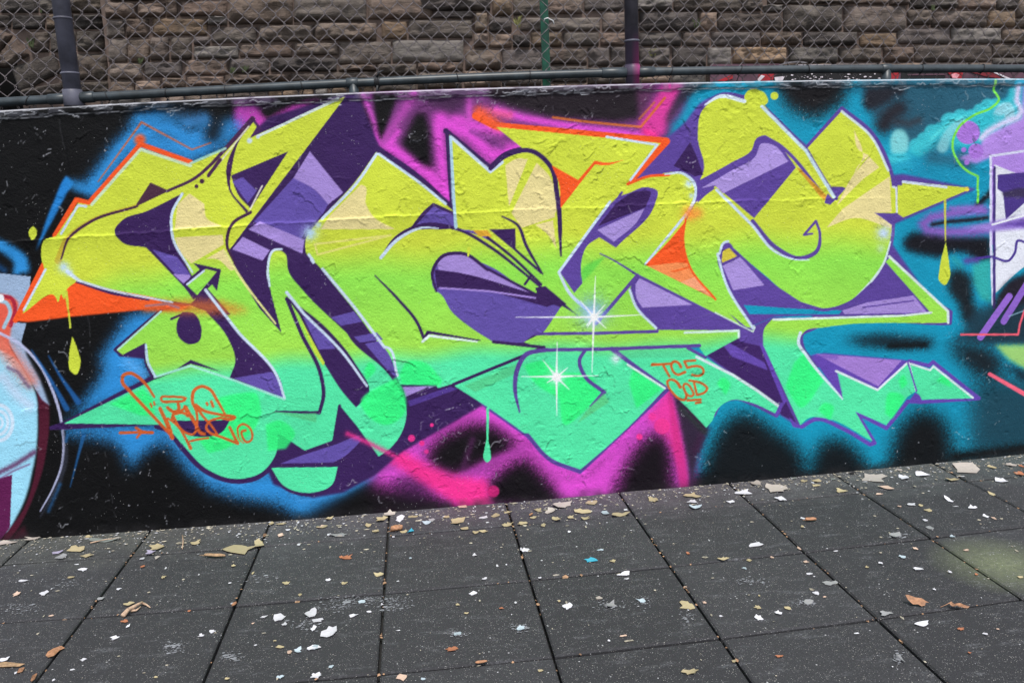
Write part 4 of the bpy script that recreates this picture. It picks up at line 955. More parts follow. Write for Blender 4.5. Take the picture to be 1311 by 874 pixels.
boxm(V, F, (cl[0], .022, -.3), (18, .9, ct[2]+.05))
obj('mortar_bed', (V, F), M_MOR, stone)
al = on_plane((24, 100), STD+.38)[0]; aa = on_plane((-12, 72), STD+.38)[0]
V = []; F = []
boxm(V, F, (al[0], .395, -.3), (cl[0]+.02, .9, ct[2]+.05)); boxm(V, F, (-14, .395, aa[2]), (al[0]-.002, .9, ct[2]+.05))
obj('recessed_bay', (V, F), M_MOR, stone)
V = []; F = []; boxm(V, F, (-14, 1.6, -.3), (al[0]+.5, 1.7, aa[2]+.6)); obj('arch_recess', (V, F), M_ARCH_SHADE, stone)  # near-black sheet behind the arch, its inner shade put into the colour
# painted band low on the sandstone, only a sliver of it shows over the wall
def shard(px, y, dep): return on_plane(px, STD+y)
lows = thing('graffiti_band', 'strip of red, white and black graffiti low on the sandstone behind the fence', 'graffiti', (0, STD-.02, 0))
M_RED = mat_plain('red_spray', (160, 28, 40), .6, .2, 8); M_WHI = mat_plain('white_spray', (222, 212, 220), .6, .2, 8); M_BLA = mat_plain('black_spray', (20, 18, 22), .7, .3, 8); M_PLUM = mat_plain('plum_spray', (92, 62, 76), .7, .3, 8)
def sheet(name, px, y, mat):
    Pq = on_plane(px, STD+y); n = len(Pq); V = [(p[0], y+.02, p[2]) for p in Pq]+[(p[0], y+.026, p[2]) for p in Pq]
    F = [tuple(range(n))]+[(k, n+k, n+(k+1) % n, (k+1) % n) for k in range(n)]
    obj(name, (V, F), mat, lows)
Z6 = lambda s, o=900: [(float(a.split(',')[0])/6.555+o, float(a.split(',')[1])/6.555) for a in s.split()]
sheet('plaster', Z6('60,540 640,536 700,560 2700,540 2700,900 60,900'), -.10, M_PLUM)
sheet('black_patch', Z6('700,560 1500,560 1560,640 1500,760 560,760 600,640'), -.106, M_BLA)
sheet('red_mark', Z6('120,680 250,625 250,660 180,685'), -.11, M_RED); sheet('red_mark', Z6('470,625 600,622 580,690 450,690'), -.11, M_RED)
sheet('white_mark', Z6('440,690 490,630 520,640 470,690'), -.114, M_WHI); sheet('white_mark', Z6('600,650 690,640 660,690 610,690'), -.11, M_WHI)
sheet('white_mark', Z6('800,545 1120,545 1120,556 800,556'), -.11, M_WHI); sheet('grey_outline', Z6('630,548 700,522 800,512 880,524 860,534 800,524 710,534 650,552'), -.11, mat_plain('grey_spray', (112, 108, 112), .7))
sheet('red_mark', Z6('190,605 270,605 250,670 190,670', 1111), -.11, M_RED); sheet('red_mark', Z6('670,605 800,600 790,670 720,672', 1111), -.11, M_RED); sheet('dark_red_mark', Z6('840,600 1050,605 1130,665 980,640', 1111), -.11, mat_plain('dark_red_spray', (120, 30, 42), .7))
sheet('white_mark', Z6('700,625 740,615 770,630 750,660 710,655', 1111), -.114, mat_plain('pink_spray', (226, 150, 160), .7)); sheet('white_mark', Z6('1040,603 1060,600 1200,660 1170,664', 1111), -.114, M_WHI)
sheet('black_patch', Z6('280,612 650,608 650,680 280,690', 1111), -.106, M_BLA); sheet('grey_outline', Z6('330,622 640,618 660,640 640,632 340,634', 1111), -.112, M_PLUM)
for _ in range(46):
    x, y = R2.uniform(660, 1490), R2.uniform(618, 690); r = R2.uniform(3, 11)
    sheet('white_speck', Z6(' '.join('%f,%f' % (x+r*math.cos(k)*R2.uniform(.5, 1.6), y+r*.6*math.sin(k)*R2.uniform(.5, 1.3)) for k in np.linspace(0, 5.2, 6))), -.112, M_WHI)

# ================================================================ CHAIN-LINK FENCE
FOFF = .135
M_WIRE = mat_plain('galvanised_wire', (122, 114, 116), .5, .35, 60, metal=.25); M_PIPE = mat_plain('weathered_green_black_pipe', (52, 61, 67), .42, .35, 14, .0006, spec=.5); M_POST = mat_plain('dark_painted_post', (92, 92, 106), .45, .25, 10, .0006)
def mat_post2():
    t = NT('post_with_magenta_overspray'); g = t.gpos(); s = t.n('ShaderNodeSeparateXYZ'); t.l(g, s.inputs[0])
    n = t.noise(g, 14, 5)
    c = t.ramp(n, [(.3, rgba((44, 43, 49))), (.7, rgba((70, 67, 76)))])
    m = t.math('MULTIPLY', t.maprange(s.outputs['X'], P2X-.012, P2X+.03, 0, 1), t.maprange(s.outputs['Z'], P2Z+.26, P2Z+.10, 0, 1))
    c = t.mix(t.math('MULTIPLY', t.maprange(s.outputs['Z'], P2Z+.30, P2Z+.15, 0, .5), 1), c, rgba((92, 76, 104)))
    c = t.mix(t.math('MULTIPLY', m, .85), c, rgba((168, 52, 122))); t.base(c); t.rough(.42); return t.m
fence = thing('chain_link_fence', 'grey chain-link wire fence on dark pipe posts standing along the wall top', 'fence', (0, WALLD+FOFF, 0))
FO = Vector((0, WALLD+FOFF, 0))
def fpt(px, off=0.0): return Vector(on_wall(px, FOFF+off)[0].tolist())-FO
def fent(name, V, F, mat, sm=True):
    o = obj(name, (V, F), mat, fence)
    if sm: smooth(o)
    return o
RAIL = [(-120, 137), (0, 130.4), (80, 126.5), (165, 122), (250, 117.3), (330, 113.2), (450, 106.5), (540, 101.8), (640, 97.8), (740, 94.8), (820, 92.6), (920, 90.6), (1100, 88.8), (1200, 88), (1311, 87.6), (1450, 87.6)]
rp = np.array([on_wall(p, FOFF)[0] for p in RAIL]); rf = np.polyfit(rp[:, 0], rp[:, 2], 4)
rail_z = lambda x: np.polyval(rf, np.clip(x, rp[0, 0], rp[-1, 0]))
fy_ = lambda x: float(wall_y(x))-WALLD
V = []; F = []; tube(V, F, [(x, fy_(x), rail_z(x)) for x in np.linspace(-3.4, 5.0, 60)], .0205, 12); fent('bottom_rail', V, F, M_PIPE)
def pole(name, a, b, r, mat, ztop=2.9):
    A, B = fpt(a), fpt(b); x = (A.x+B.x)/2; zb = float(wall_top(x))-.10
    V = []; F = []; tube(V, F, [(x, fy_(x), zb), (x, fy_(x), ztop+1)], r, 16); return fent(name, V, F, mat), x
P1X = (fpt((85, 60)).x); P2X = fpt((808.8, 50)).x; P2Z = float(wall_top(P2X))
M_POST2 = mat_post2()
pole('post', (80.5, 0), (90.5, 120), .0385, M_POST); pole('post', (807.5, 0), (810, 95), .0345, M_POST2)
def ring(x, z, r, h, mat, name='band', R=0.0):
    V = []; F = []; tube(V, F, [(x, fy_(x), z-h/2), (x, fy_(x), z-h/2+.002), (x, fy_(x), z+h/2-.002), (x, fy_(x), z+h/2)], [r-.002, r, r, r-.002], 18); fent(name, V, F, mat)
zat = lambda px: fpt(px).z
for py in (24, 94.5, 118): ring(P1X, zat((85+py*.05, py)), .0425, .010, M_POST)
ring(P1X, zat((90, 126)), .044, .075, M_POST, 'post_collar'); ring(P2X, zat((809, 53)), .039, .010, M_POST); ring(P2X, zat((810, 91)), .039, .05, M_POST2, 'post_collar')
ring(P2X, zat((809, 84)), .0375, .006, M_POST2)
def hring(x, r, wd, name, mat, lean=0.0):
    V = []; F = []; pts_ = []
    for k in range(13):
        an = 2*math.pi*k/12; pts_.append((x+lean*math.sin(an)*.5, fy_(x)+r*math.cos(an), rail_z(x)+r*math.sin(an)))
    tube(V, F, pts_, wd, 5, False); return fent(name, V, F, mat)
def sleeve(x0, x1, r, mat):
    V = []; F = []; tube(V, F, [(x, fy_(x), rail_z(x)) for x in (x0, x0+.003, x1-.003, x1)], [r-.003, r, r, r-.003], 14); fent('rail_sleeve', V, F, mat)
sleeve(P1X+.03, fpt((121, 125)).x, .0255, M_PIPE); sleeve(fpt((62, 127)).x, P1X-.03, .0245, M_PIPE)
sleeve(fpt((770, 94)).x, P2X-.03, .0255, M_PIPE); sleeve(P2X+.03, fpt((838, 92)).x, .0255, M_PIPE)
for px in ((451, 106.5), (1134, 88.4)):                # stub legs carrying the rail
    x = fpt(px).x; sleeve(x-.028, x+.028, .0245, M_PIPE)
    V = []; F = []; tube(V, F, [(x+.006, fy_(x), float(wall_top(x))-.08), (x+.004, fy_(x), rail_z(x))], .0235, 12); fent('rail_leg', V, F, M_PIPE)
M_TIE = mat_plain('black_wire', (40, 40, 44), .5)
for px in (36, 138, 213, 289, 387, 586, 678, 783, 859, 947, 1034, 1179, 1257):
    x = fpt((px, np.interp(px, [a for a, _ in RAIL], [b for _, b in RAIL]))).x
    hring(x, .0228, .0024, 'wire_tie', M_TIE, RNG.uniform(-.02, .03))
    V = []; F = []; tube(V, F, [(x, fy_(x)+.01, rail_z(x)-.024), (x-.008, fy_(x)+.012, rail_z(x)-.045), (x-.02, fy_(x)+.012, rail_z(x)-.075)], .0028, 5); fent('tie_tail', V, F, M_TIE)
# a knot of black tape
x = fpt((483, 104)).x; V = []; F = []
for k in range(3): tube(V, F, [(x-.01+.008*k, fy_(x)+.024*math.cos(a), rail_z(x)+.024*math.sin(a)) for a in np.linspace(0, 6.28, 11)], .005, 6, False)
tube(V, F, [(x, fy_(x)-.02, rail_z(x)+.02), (x+.012, fy_(x)-.028, rail_z(x)+.04), (x+.035, fy_(x)-.02, rail_z(x)+.05)], [.006, .005, .002], 6)
tube(V, F, [(x, fy_(x)-.02, rail_z(x)-.02), (x-.006, fy_(x)-.02, rail_z(x)-.05), (x-.02, fy_(x)-.01, rail_z(x)-.075)], [.006, .005, .003], 6); fent('tape_knot', V, F, M_TIE)
# the wire mesh: every strand zigzags and hooks into its neighbour
DW, DH = .0770, .0900; V = []; F = []; k = 0
xw = -2.9
while xw < 4.6:
    z0 = float(wall_top(xw))-.06; nseg = int((1.15)/(DH/2)); path = []
    for s_ in range(nseg+1):
        rt = (s_+k) % 2; xx = xw+(DW/2+.002 if rt else -.002)+RNG.normal(0, .0012); z = z0+s_*DH/2+RNG.normal(0, .0012)
        yy = fy_(xx)+.026+(.0032 if rt else -.0032)
        path += [(xx, yy-.0022 if rt else yy+.0022, z-.004), (xx, yy+.0022 if rt else yy-.0022, z+.004)]
    tube(V, F, path, .0022, 4, False); xw += DW/2; k += 1
wm = fent('wire_mesh', V, F, M_WIRE); wm['kind'] = 'stuff'
# green star picket behind the mesh
M_GRN = mat_plain('green_enamel', (20, 80, 62), .4, .3, 18)
px_, pb = fpt((697, 20), .07), None
sp = thing('star_picket', 'green steel star picket standing just behind the fence mesh', 'fence post', (px_.x, px_.y+WALLD+FOFF, 0))
V = []; F = []
for an, ln in ((math.radians(200), .023), (math.radians(-20), .020), (math.radians(80), .022)):
    d = Vector((math.cos(an), math.sin(an), 0)); n = Vector((-d.y, d.x, 0))*.0028; b = len(V)
    for z in (0, 3.4):
        for p in (n*-1, d*ln-n, d*ln+n, n): V.append((p.x, p.y, z))
    F += [(b, b+1, b+5, b+4), (b+1, b+2, b+6, b+5), (b+2, b+3, b+7, b+6), (b+3, b, b+4, b+7), (b+4, b+5, b+6, b+7)]
obj('picket_blade', (V, F), M_GRN, sp)
q0, q1, q2 = fpt((696, 25), .02), fpt((704, 25), .02), fpt((709.5, 31.5), .02)
tw = thing('wire_loop', 'short bright wire end curling off the green picket', 'wire', tuple(q0+FO))
V = []; F = []; tube(V, F, [(0, 0, -.012), (.004, -.012, 0), tuple((q1-q0)*.6+Vector((0, -.012, .004))), tuple(q1-q0), tuple((q2+q1)/2-q0+Vector((.004, 0, .006))), tuple(q2-q0)], .0032, 6); smooth(obj('wire', (V, F), mat_plain('bright_wire', (206, 206, 206), .35, .1), tw))

# weeds rooted in the joints of the sandstone
M_WEED = mat_plain('weed_green', (84, 94, 62), .7, .3, 12); M_WEEDY = mat_plain('weed_yellow_green', (138, 136, 84), .7, .3, 12)
for (px, py, hp, m, lb) in ((40, 62, 14, M_WEED, 'spindly green weed on the stones left of the first post'), (180, 83, 9, M_WEED, 'small dark weed low on the stones right of the wall corner'), (299, 95, 9, M_WEED, 'round green weed tuft above the rail beside its twin'), (314, 93, 9, M_WEED, 'green weed tuft nearest the middle of a stone joint'),
                         (663, 36, 15, M_WEEDY, 'tall yellow-green weed on the stones left of the green picket'), (892, 37, 12, M_WEED, 'pale green weed high on the stones right of the second post'), (834, 73, 13, M_WEEDY, 'yellowish weed just right of the second post'), (1193, 14, 8, M_WEED, 'mossy green weed near the top right of the stones'), (827, 101, 6, M_WEEDY, 'bright weed peeping over the wall beside the second post'), (53, 17, 5, M_WEED, 'tiny weed high up beside the first post')):
    y = STD-.06 if px > 134 else STD+.30
    b = on_plane((px, py), y)[0]; h = hp/107*1.0
    t = thing('weed', lb, 'weed', tuple(b), 'weeds growing from the sandstone joints')
    V = []; F = []
    for _ in range(22):
        a = RNG.uniform(0, 6.28); ln = h*RNG.uniform(.35, 1.05); lx = RNG.normal(0, .32)*ln; bs = Vector((RNG.normal(0, .25)*h*.5, -.01, RNG.uniform(-.1, .5)*h*.4)); tip = bs+Vector((lx, -RNG.uniform(0, .3)*ln, ln*.8)); wv = Vector((math.cos(a), math.sin(a)*.5, .2))*h*.09
        mid = (bs+tip)/2+Vector((lx*.1, -.02*h, .1*ln)); k = len(V); V += [bs, mid-wv, tip, mid+wv]; F.append((k, k+1, k+2, k+3))
    obj('leaves', (V, F), m, t)
# ================================================================ LITTER ON THE PAVING
M_FLK = mat_flake()
CC = {'t': ((180, 165, 130), 'tan'), 'w': ((216, 214, 222), 'white'), 'g': ((150, 150, 152), 'grey'), 'p': ((178, 168, 160), 'pale beige'), 'l': ((166, 158, 182), 'lavender'), 'r': ((176, 112, 80), 'rust orange'),
      'c': ((64, 176, 206), 'turquoise'), 'b': ((176, 190, 200), 'pale blue'), 'k': ((36, 34, 36), 'black'), 'e': ((206, 176, 158), 'pinkish tan'), 's': ((120, 126, 122), 'dull green')}
LIST = '''m 910,312,110,40,t 300,308,70,26,t 230,340,44,14,g 215,322,46,12,l 600,300,50,24,t 745,284,42,14,t 575,322,40,14,l 990,290,44,22,t 400,276,110,14,s 127,268,56,14,p 20,285,74,20,p 330,334,40,12,t 320,386,36,12,w 172,475,34,18,w 385,497,32,13,g 88,430,30,7,w 545,344,18,10,w 600,340,20,12,p 1190,552,60,34,w 1260,626,70,46,w 1070,570,50,24,w 1088,595,24,16,w 1197,612,20,24,w 1210,580,46,16,w 1195,685,48,24,w 1135,697,30,20,b 1205,792,36,26,w 1070,797,30,14,b 490,602,18,12,w 768,640,20,10,w 810,624,26,10,w 320,730,20,12,w 440,648,34,16,w 1005,568,22,10,w 1068,682,32,12,t 1105,702,30,11,e 1090,438,28,11,t 1145,483,20,12,t 495,517,36,11,t 478,584,26,12,r 623,415,18,10,t 890,372,18,9,t 965,400,10,10,t 15,730,40,16,w 65,478,24,14,e 272,416,30,8,t 545,374,18,8,r 195,562,18,6,e 722,545,14,8,r 455,460,16,8,w 1250,427,22,8,w 1140,290,14,8,w 1305,340,18,10,r 440,268,30,8,p 340,262,26,8,t 1072,212,32,10,t 1225,224,46,8,t 1290,256,36,12,p 1070,256,24,10,e 1035,212,20,9,t 1100,235,20,6,w 866,804,18,10,t 595,797,18,7,t 205,808,12,8,w 1050,658,14,5,t 965,592,10,6,e
n 290,175,54,18,p 265,195,42,18,t 335,192,42,24,w 377,240,30,14,c 345,243,30,12,t 555,203,62,32,t 435,208,34,22,b 210,217,30,16,t 242,240,26,12,t 580,230,32,14,t 622,245,30,12,t 655,242,34,12,t 700,180,44,18,t 745,216,42,16,t 800,210,36,12,t 745,168,30,10,t 860,160,34,14,t 880,218,26,10,t 960,138,82,28,p 1030,165,62,26,t 985,187,34,14,t 1040,192,40,14,t 1068,130,60,16,t 930,193,46,16,t 1118,170,36,14,b 1175,178,64,16,t 1300,120,44,20,t 570,146,44,12,e 655,188,40,12,w 510,186,24,10,t 455,198,24,12,g 845,188,26,10,t 910,165,40,16,p 40,222,40,8,e 65,192,30,12,t 100,256,60,12,g 64,252,18,8,w 382,185,36,10,t 128,342,46,14,r 255,407,46,18,t 120,440,26,10,t 60,426,24,8,w 815,312,30,16,w 797,308,14,14,w 1062,349,56,18,c 1147,355,24,10,t 1190,405,50,16,w 1200,422,20,6,w 655,422,26,8,w 615,479,30,11,w 973,528,44,26,w 942,507,14,8,t 1095,496,40,11,p 1140,523,54,22,g 1255,505,36,16,b 793,610,40,18,b 555,632,40,14,b 533,690,42,16,r 555,522,16,7,t 588,553,20,6,t 722,534,18,8,r 340,798,60,26,e 1185,640,30,6,e 1132,658,14,10,w 870,772,20,12,t 930,408,28,8,p 868,418,16,6,w 705,372,10,8,w 740,368,8,6,w 620,332,18,10,w 375,343,10,6,b 310,262,10,5,w 980,243,18,7,w 1098,312,26,6,b 420,804,22,10,b 70,758,26,10,b 15,792,36,18,w 10,684,30,20,b 155,562,36,14,w 215,547,20,8,w 190,510,34,12,b 265,519,10,10,w
o 45,163,60,22,t 45,186,40,14,w 60,208,50,14,b 235,152,86,18,w 355,133,96,36,p 382,175,50,20,w 290,118,40,18,p 612,145,48,16,t 515,125,40,9,t 470,108,26,8,t 730,100,124,26,p 655,78,40,7,k 785,133,46,16,e 755,157,30,8,e 852,95,44,20,w 920,85,54,14,w 1095,65,122,32,p 1035,103,60,12,t 1185,55,34,16,t 1225,108,50,16,w 1290,80,44,14,r 1252,47,44,12,p 1186,158,22,14,t 1300,52,20,10,r 835,65,34,10,p 190,187,30,10,w 520,108,40,10,t 430,98,26,8,s 583,100,26,8,s 287,351,82,16,w 162,405,48,13,t 262,410,24,12,t 465,250,16,10,w 465,283,16,7,t 880,197,34,12,w 1110,210,42,12,w 945,220,40,11,t 1023,182,22,18,w 1162,242,22,14,w 1195,250,18,10,e 932,258,26,10,w 917,202,18,9,t 832,205,16,6,e 1088,372,24,9,e 893,365,18,9,e 818,315,62,18,g 950,286,30,12,g 903,443,40,13,w 846,396,32,10,b 764,421,18,10,w 571,497,86,16,g 517,535,26,14,w 550,549,16,5,e 485,572,54,18,g 298,630,36,24,w 297,590,28,17,t 411,592,27,17,t 372,611,26,14,w 25,583,60,38,t 38,836,62,22,t 377,775,32,8,r 782,612,50,18,g 918,652,66,20,w 1067,672,26,9,r 1160,690,18,10,w 1026,454,14,8,w 1127,463,14,7,r 966,520,10,6,w 1293,474,30,11,t 300,545,14,7,t 490,462,24,8,w 245,440,22,9,b 203,795,18,9,t 840,785,14,30,g 154,624,18,6,w 20,511,14,6,e 92,571,16,9,e 348,399,14,8,e 30,385,16,9,r 452,365,18,12,e 1035,320,22,7,b 1100,762,14,7,r 1208,672,10,5,e 475,416,28,7,e 710,436,16,8,t'''
ZO = {'m': (0, 600, 2.98), 'n': (400, 600, 2.98), 'o': (871, 580, 2.973)}
SPOT = [(-200, 'blue character'), (95, 'black paint left of the orange signature'), (215, 'orange signature'), (320, 'green half disc'), (430, 'blue glow'), (520, 'dark corner of the pink fan'), (610, 'pink fan'), (690, 'mint drip'), (760, 'downward mint point'), (850, 'magenta wedge'), (930, 'first teal arch'), (1020, 'second teal arch'), (1090, 'lowest mint spike'), (1160, 'dark teal arch'), (1250, 'far right end of the mural')]
items = []
for ln in LIST.split('\n'):
    ox, oy, sc = ZO[ln[0]]
    for q in ln[2:].split():
        x, y, wd, ht, k = q.split(','); items.append((float(x)/sc+ox, float(y)/sc+oy, float(wd)/sc, float(ht)/sc, k))
def rel(px):
    """Where a pixel lies: distance from the wall in metres and the wall pixel column above it."""
    g = on_ground(px)[0]; return g, float(wall_y(g[0])-g[1]), float(px_of([g[0], wall_y(g[0]), .1])[0, 0])
def chip_mesh(wx, wy, seed, curl, thick=.0016):
    r = np.random.RandomState(seed); n = r.randint(9, 15); V = []; F = []; ph = r.uniform(0, 6.28)
    ring_ = []
    for k in range(n):
        a = 2*math.pi*k/n+r.uniform(-.2, .2); rad = r.choice([r.uniform(.5, .8), r.uniform(.8, 1.25)])
        ring_.append((math.cos(a)*rad*wx/2, math.sin(a)*rad*wy/2))
    cd = np.array([math.cos(ph), math.sin(ph)])
    def z(p, s=1): return curl*((np.dot(p, cd)/(max(wx, wy)/2))**2)+r.uniform(0, .0008)
    for s in (.55, 1.0): V += [(p[0]*s, p[1]*s, z(np.array(p)*s)+thick) for p in ring_]
    V += [(p[0], p[1], max(0.0003, V[n+k][2]-thick)) for k, p in enumerate(ring_)]; c = len(V); V.append((0, 0, thick+r.uniform(0, .001)))
    for k in range(n):
        k2 = (k+1) % n; F += [(c, k, k2), (k, n+k, n+k2, k2), (n+k, 2*n+k, 2*n+k2, n+k2)]
    return V, F
labels = {}
todo = []
for idx, (px, py, wd, ht, k) in enumerate(items):
    g, dist, col_ = rel((px, py))
    a = on_ground([(px-wd/2, py), (px+wd/2, py)]); b = on_ground([(px, py-ht/2), (px, py+ht/2)])
    wx = float(np.linalg.norm(a[0]-a[1])); wy = float(np.linalg.norm(b[0]-b[1]))
    size = math.sqrt(wx*wy); sw = 'large' if size > .085 else 'medium' if size > .05 else 'small' if size > .03 else 'tiny'
    near = [n for x, n in SPOT if x <= col_][-1]
    row = 'against the wall foot' if dist < .12 else 'on the short tiles' if dist < .33 else 'on the first full row' if dist < .91 else 'on the second full row' if dist < 1.51 else 'on the nearest row'
    asp = wx/max(wy, 1e-3); shp = 'long ' if asp > 2.0 else ''
    lab = f"{sw} {shp}{CC[k][1]} paint flake {row} below the {near}"
    labels.setdefault(lab, []).append(idx); todo.append([g, wx, wy, k, lab, idx, size])
ORD = ['leftmost', 'second from left', 'third from left', 'fourth from left', 'fifth from left', 'sixth from left', 'seventh from left', 'eighth from left', 'ninth from left', 'tenth from left']
for lab, ids in labels.items():
    if len(ids) > 1:
        ids2 = sorted(ids, key=lambda i: items[i][0])
        for r_, i in enumerate(ids2): todo[i][4] = (ORD[min(r_, 9)] if r_ < len(ids2)-1 else 'rightmost')+' '+lab
for g, wx, wy, k, lab, idx, size in todo:
    o = obj('paint_flake', chip_mesh(wx, wy, idx, min(.012, size*RNG.uniform(.03, .2))), M_FLK, loc=(g[0], g[1], .0030))
    o.rotation_euler = (RNG.normal(0, .03), RNG.normal(0, .03), 0)
    words = lab.split()
    tag(o, ' '.join(words[:16]), 'paint flake', 'paint flakes scattered on the paving')
    c = np.array(CC[k][0])*RNG.uniform(.9, 1.08); o.color = rgba(np.clip(c, 0, 240))
# crumbs too small to pick out singly
M_CRUMB = mat_plain('paint_crumbs', (176, 168, 152), .7, .45, 25)
for nm, cc, n in (('paint_crumbs', M_CRUMB, 1700), ('paint_smears', mat_plain('dusty_smear', (134, 136, 142), .8, .3, 25), 0), ('white_crumbs', mat_plain('white_crumbs', (200, 200, 206), .7, .3, 25), 600)):
    V = []; F = []
    for _ in range(n):
        d = abs(RNG.exponential(.11)) if RNG.rand() < .8 else RNG.uniform(0, 1.9)
        x = RNG.uniform(-2.6, 3.6); y = float(wall_y(x))-.01-d; r = RNG.gamma(1.8, .0017)+.0012; a0 = RNG.uniform(0, 6.28); m = RNG.randint(4, 7); e = RNG.uniform(.5, 1.6)
        c = len(V); V.append((x, y, .0052+r*.1))
        for q in range(m):
            a = a0+2*math.pi*q/m; rr = r*RNG.uniform(.6, 1.3); V.append((x+math.cos(a)*rr*e, y+math.sin(a)*rr/e, .0032+RNG.uniform(0, .0015)))
        for q in range(m): F.append((c, c+1+q, c+1+(q+1) % m))
    if nm == 'paint_smears':                 # dusty smears of overspray: drifts of fine specks
        for px, py, sx, sy, m_n in ((470, 768, 50, 5, 130), (432, 777, 24, 7, 60), (222, 830, 17, 7, 70), (296, 841, 14, 6, 60), (390, 800, 20, 9, 60), (666, 804, 12, 5, 70), (586, 812, 12, 4, 50), (505, 775, 22, 10, 90), (782, 775, 18, 6, 70), (822, 770, 12, 6, 40), (1146, 686, 18, 5, 60), (1035, 772, 16, 5, 70), (880, 790, 8, 6, 30), (1150, 842, 6, 10, 40), (80, 745, 40, 8, 50), (30, 780, 30, 8, 60), (330, 740, 30, 8, 40), (960, 744, 26, 5, 60)):
            for _ in range(int(m_n*1.3)):
                p = on_ground((px+RNG.normal(0, sx*.5), py+RNG.normal(0, sy*.5)))[0]; r = RNG.gamma(1.6, .0009)+.0006; c = len(V); a0 = RNG.uniform(0, 6.28)
                V.append((p[0], p[1], .0045))
                for q in range(5): V.append((p[0]+math.cos(a0+q*1.256)*r*1.6, p[1]+math.sin(a0+q*1.256)*r, .0034))
                for q in range(5): F.append((c, c+1+q, c+1+(q+1) % 5))
    o = obj(nm, (V, F), cc); tag(o, 'fine crumbs of flaked paint dusting the paving', None, None, 'stuff')
# dry leaves
def mat_leaf(n, c): 
    t = NT(n); p = t.pos(); g = t.gpos(); n1 = t.noise(g, 45, 5, .65)
    t.base(t.ramp(n1, [(.3, rgba([v*.55 for v in c])), (.7, rgba(c))])); t.rough(.65); t.bump(t.noise(g, 120, 3), .003, .5); return t.m
M_LEAF = mat_leaf('dry_leaf', (190, 138, 102)); M_LEAF2 = mat_leaf('dry_leaf_tan', (186, 152, 116))
def leaf(px, wpx, lb, m, ang, wid, curl, lobed=False, stem=True, lift=.0):
    g = on_ground(px)[0]; a = on_ground([(px[0]-wpx/2, px[1]), (px[0]+wpx/2, px[1])]); L = float(np.linalg.norm(a[0]-a[1])); n = 9
    t = thing('dry_leaf', lb, 'leaf', (g[0], g[1], .004), 'dry leaves on the paving'); t.rotation_euler = (0, 0, ang)
    V = []; F = []; r = np.random.RandomState(int(px[0]))
    for i in range(n+1):
        u = i/n; hw = wid*L*(math.sin(math.pi*u**.8))**.75*(1+(.2*math.sin(u*15+1) if lobed else .08*math.sin(u*9)))+.0006
        for j in (-1, -.55, 0, .55, 1):
            z = curl*L*(abs(j)**1.6)*(1 if j > 0 else .7)+lift*L*math.sin(u*2.6)+.010*L*math.sin(u*9+j)*r.uniform(.5, 1.2)
            V.append(((u-.5)*L+(.06*L*abs(j) if lobed else 0), j*hw, max(.0008, z+.002)))
    for i in range(n):
        for j in range(4): k = i*5+j; F.append((k, k+5, k+6, k+1))
    o = obj('blade', (V, F), m, t); smooth(o); sf = o.modifiers.new('thickness', 'SOLIDIFY'); sf.thickness = .0008
    if stem:
        V = []; F = []; tube(V, F, [(-L*.5, 0, .003), (-L*.62, L*.03, .006), (-L*.74, L*.02, .003)], [.0014, .0011, .0008], 5); obj('stalk', (V, F), m, t)
def px_leaf(lb, outline, base, m, lean=.9, stalk=None, ridge=.0):
    """A torn leaf from its outline: base is the pixel row where it touches the ground, lean how far it lies back."""
    q = np.array(outline, float); ctr = q.mean(0); foot = on_ground([(ctr[0], base)])[0]
    t = thing('dry_leaf', lb, 'leaf', (foot[0], foot[1], 0), 'dry leaves on the paving')
    k = np.linalg.norm(np.diff(on_ground([(ctr[0]-5, base), (ctr[0]+5, base)]), axis=0))/10
    def pos(p, h=0.0):
        if lean > .85: g = on_ground([p])[0]; return (g[0]-foot[0], g[1]-foot[1], .004+h)
        g = on_ground([(p[0], base)])[0]; up = max(0, base-p[1])*k
        return (g[0]-foot[0], g[1]-foot[1]+up*lean, .002+up*(1-lean*.35)+h)
    n = len(q); V = [pos(ctr, ridge)]; F = []; r = np.random.RandomState(n+int(ctr[0]))
    for s_ in (.5, 1.0):
        for i in range(n):
            p = ctr+(q[i]-ctr)*s_; V.append(pos(p, (ridge*.8 if i % 3 == 0 else -ridge*.2)*(1.2-s_)+r.uniform(0, .0015)+(abs(ridge)*.6 if s_ == 1 and i % 2 else 0)))
    for i in range(n):
        j = (i+1) % n; F += [(0, 1+i, 1+j), (1+i, 1+n+i, 1+n+j, 1+j)]
    o = obj('blade', (V, F), m, t); sf = o.modifiers.new('thickness', 'SOLIDIFY'); sf.thickness = .0006
    if stalk:
        P = on_ground(stalk); V = []; F = []; tube(V, F, [(p[0]-foot[0], p[1]-foot[1], .004+.004*i) for i, p in enumerate(P)], [.0009, .0012, .0016][:len(P)], 5); obj('stalk', (V, F), m, t)
def zz(s, sc, ox, oy): return [(float(a.split(',')[0])/sc+ox, float(a.split(',')[1])/sc+oy) for a in s.split()]
px_leaf('large curled brown leaf on its edge near the bottom right', zz('320,395 360,398 430,420 500,440 545,465 572,490 530,486 512,522 470,527 430,514 395,506 372,512 352,480 330,455', 9.364, 1130, 720), 720+530/9.364, M_LEAF, .7, None, .004)
px_leaf('brown leaf with a long stalk lying on a joint at right', zz('820,490 850,480 882,498 950,500 1010,518 1052,535 1030,552 980,557 930,530 885,518 850,532 832,518', 9.364, 1130, 720), 720+558/9.364, M_LEAF, .75, zz('690,543 755,528 825,503', 9.364, 1130, 720), .004)
px_leaf('brown leaf lying over a tile joint near the bottom left', zz('175,716 184,704 205,688 235,683 248,687 228,699 207,717 184,726', 2.98, 0, 600), 600+722/2.98, M_LEAF, .9, None, .006)
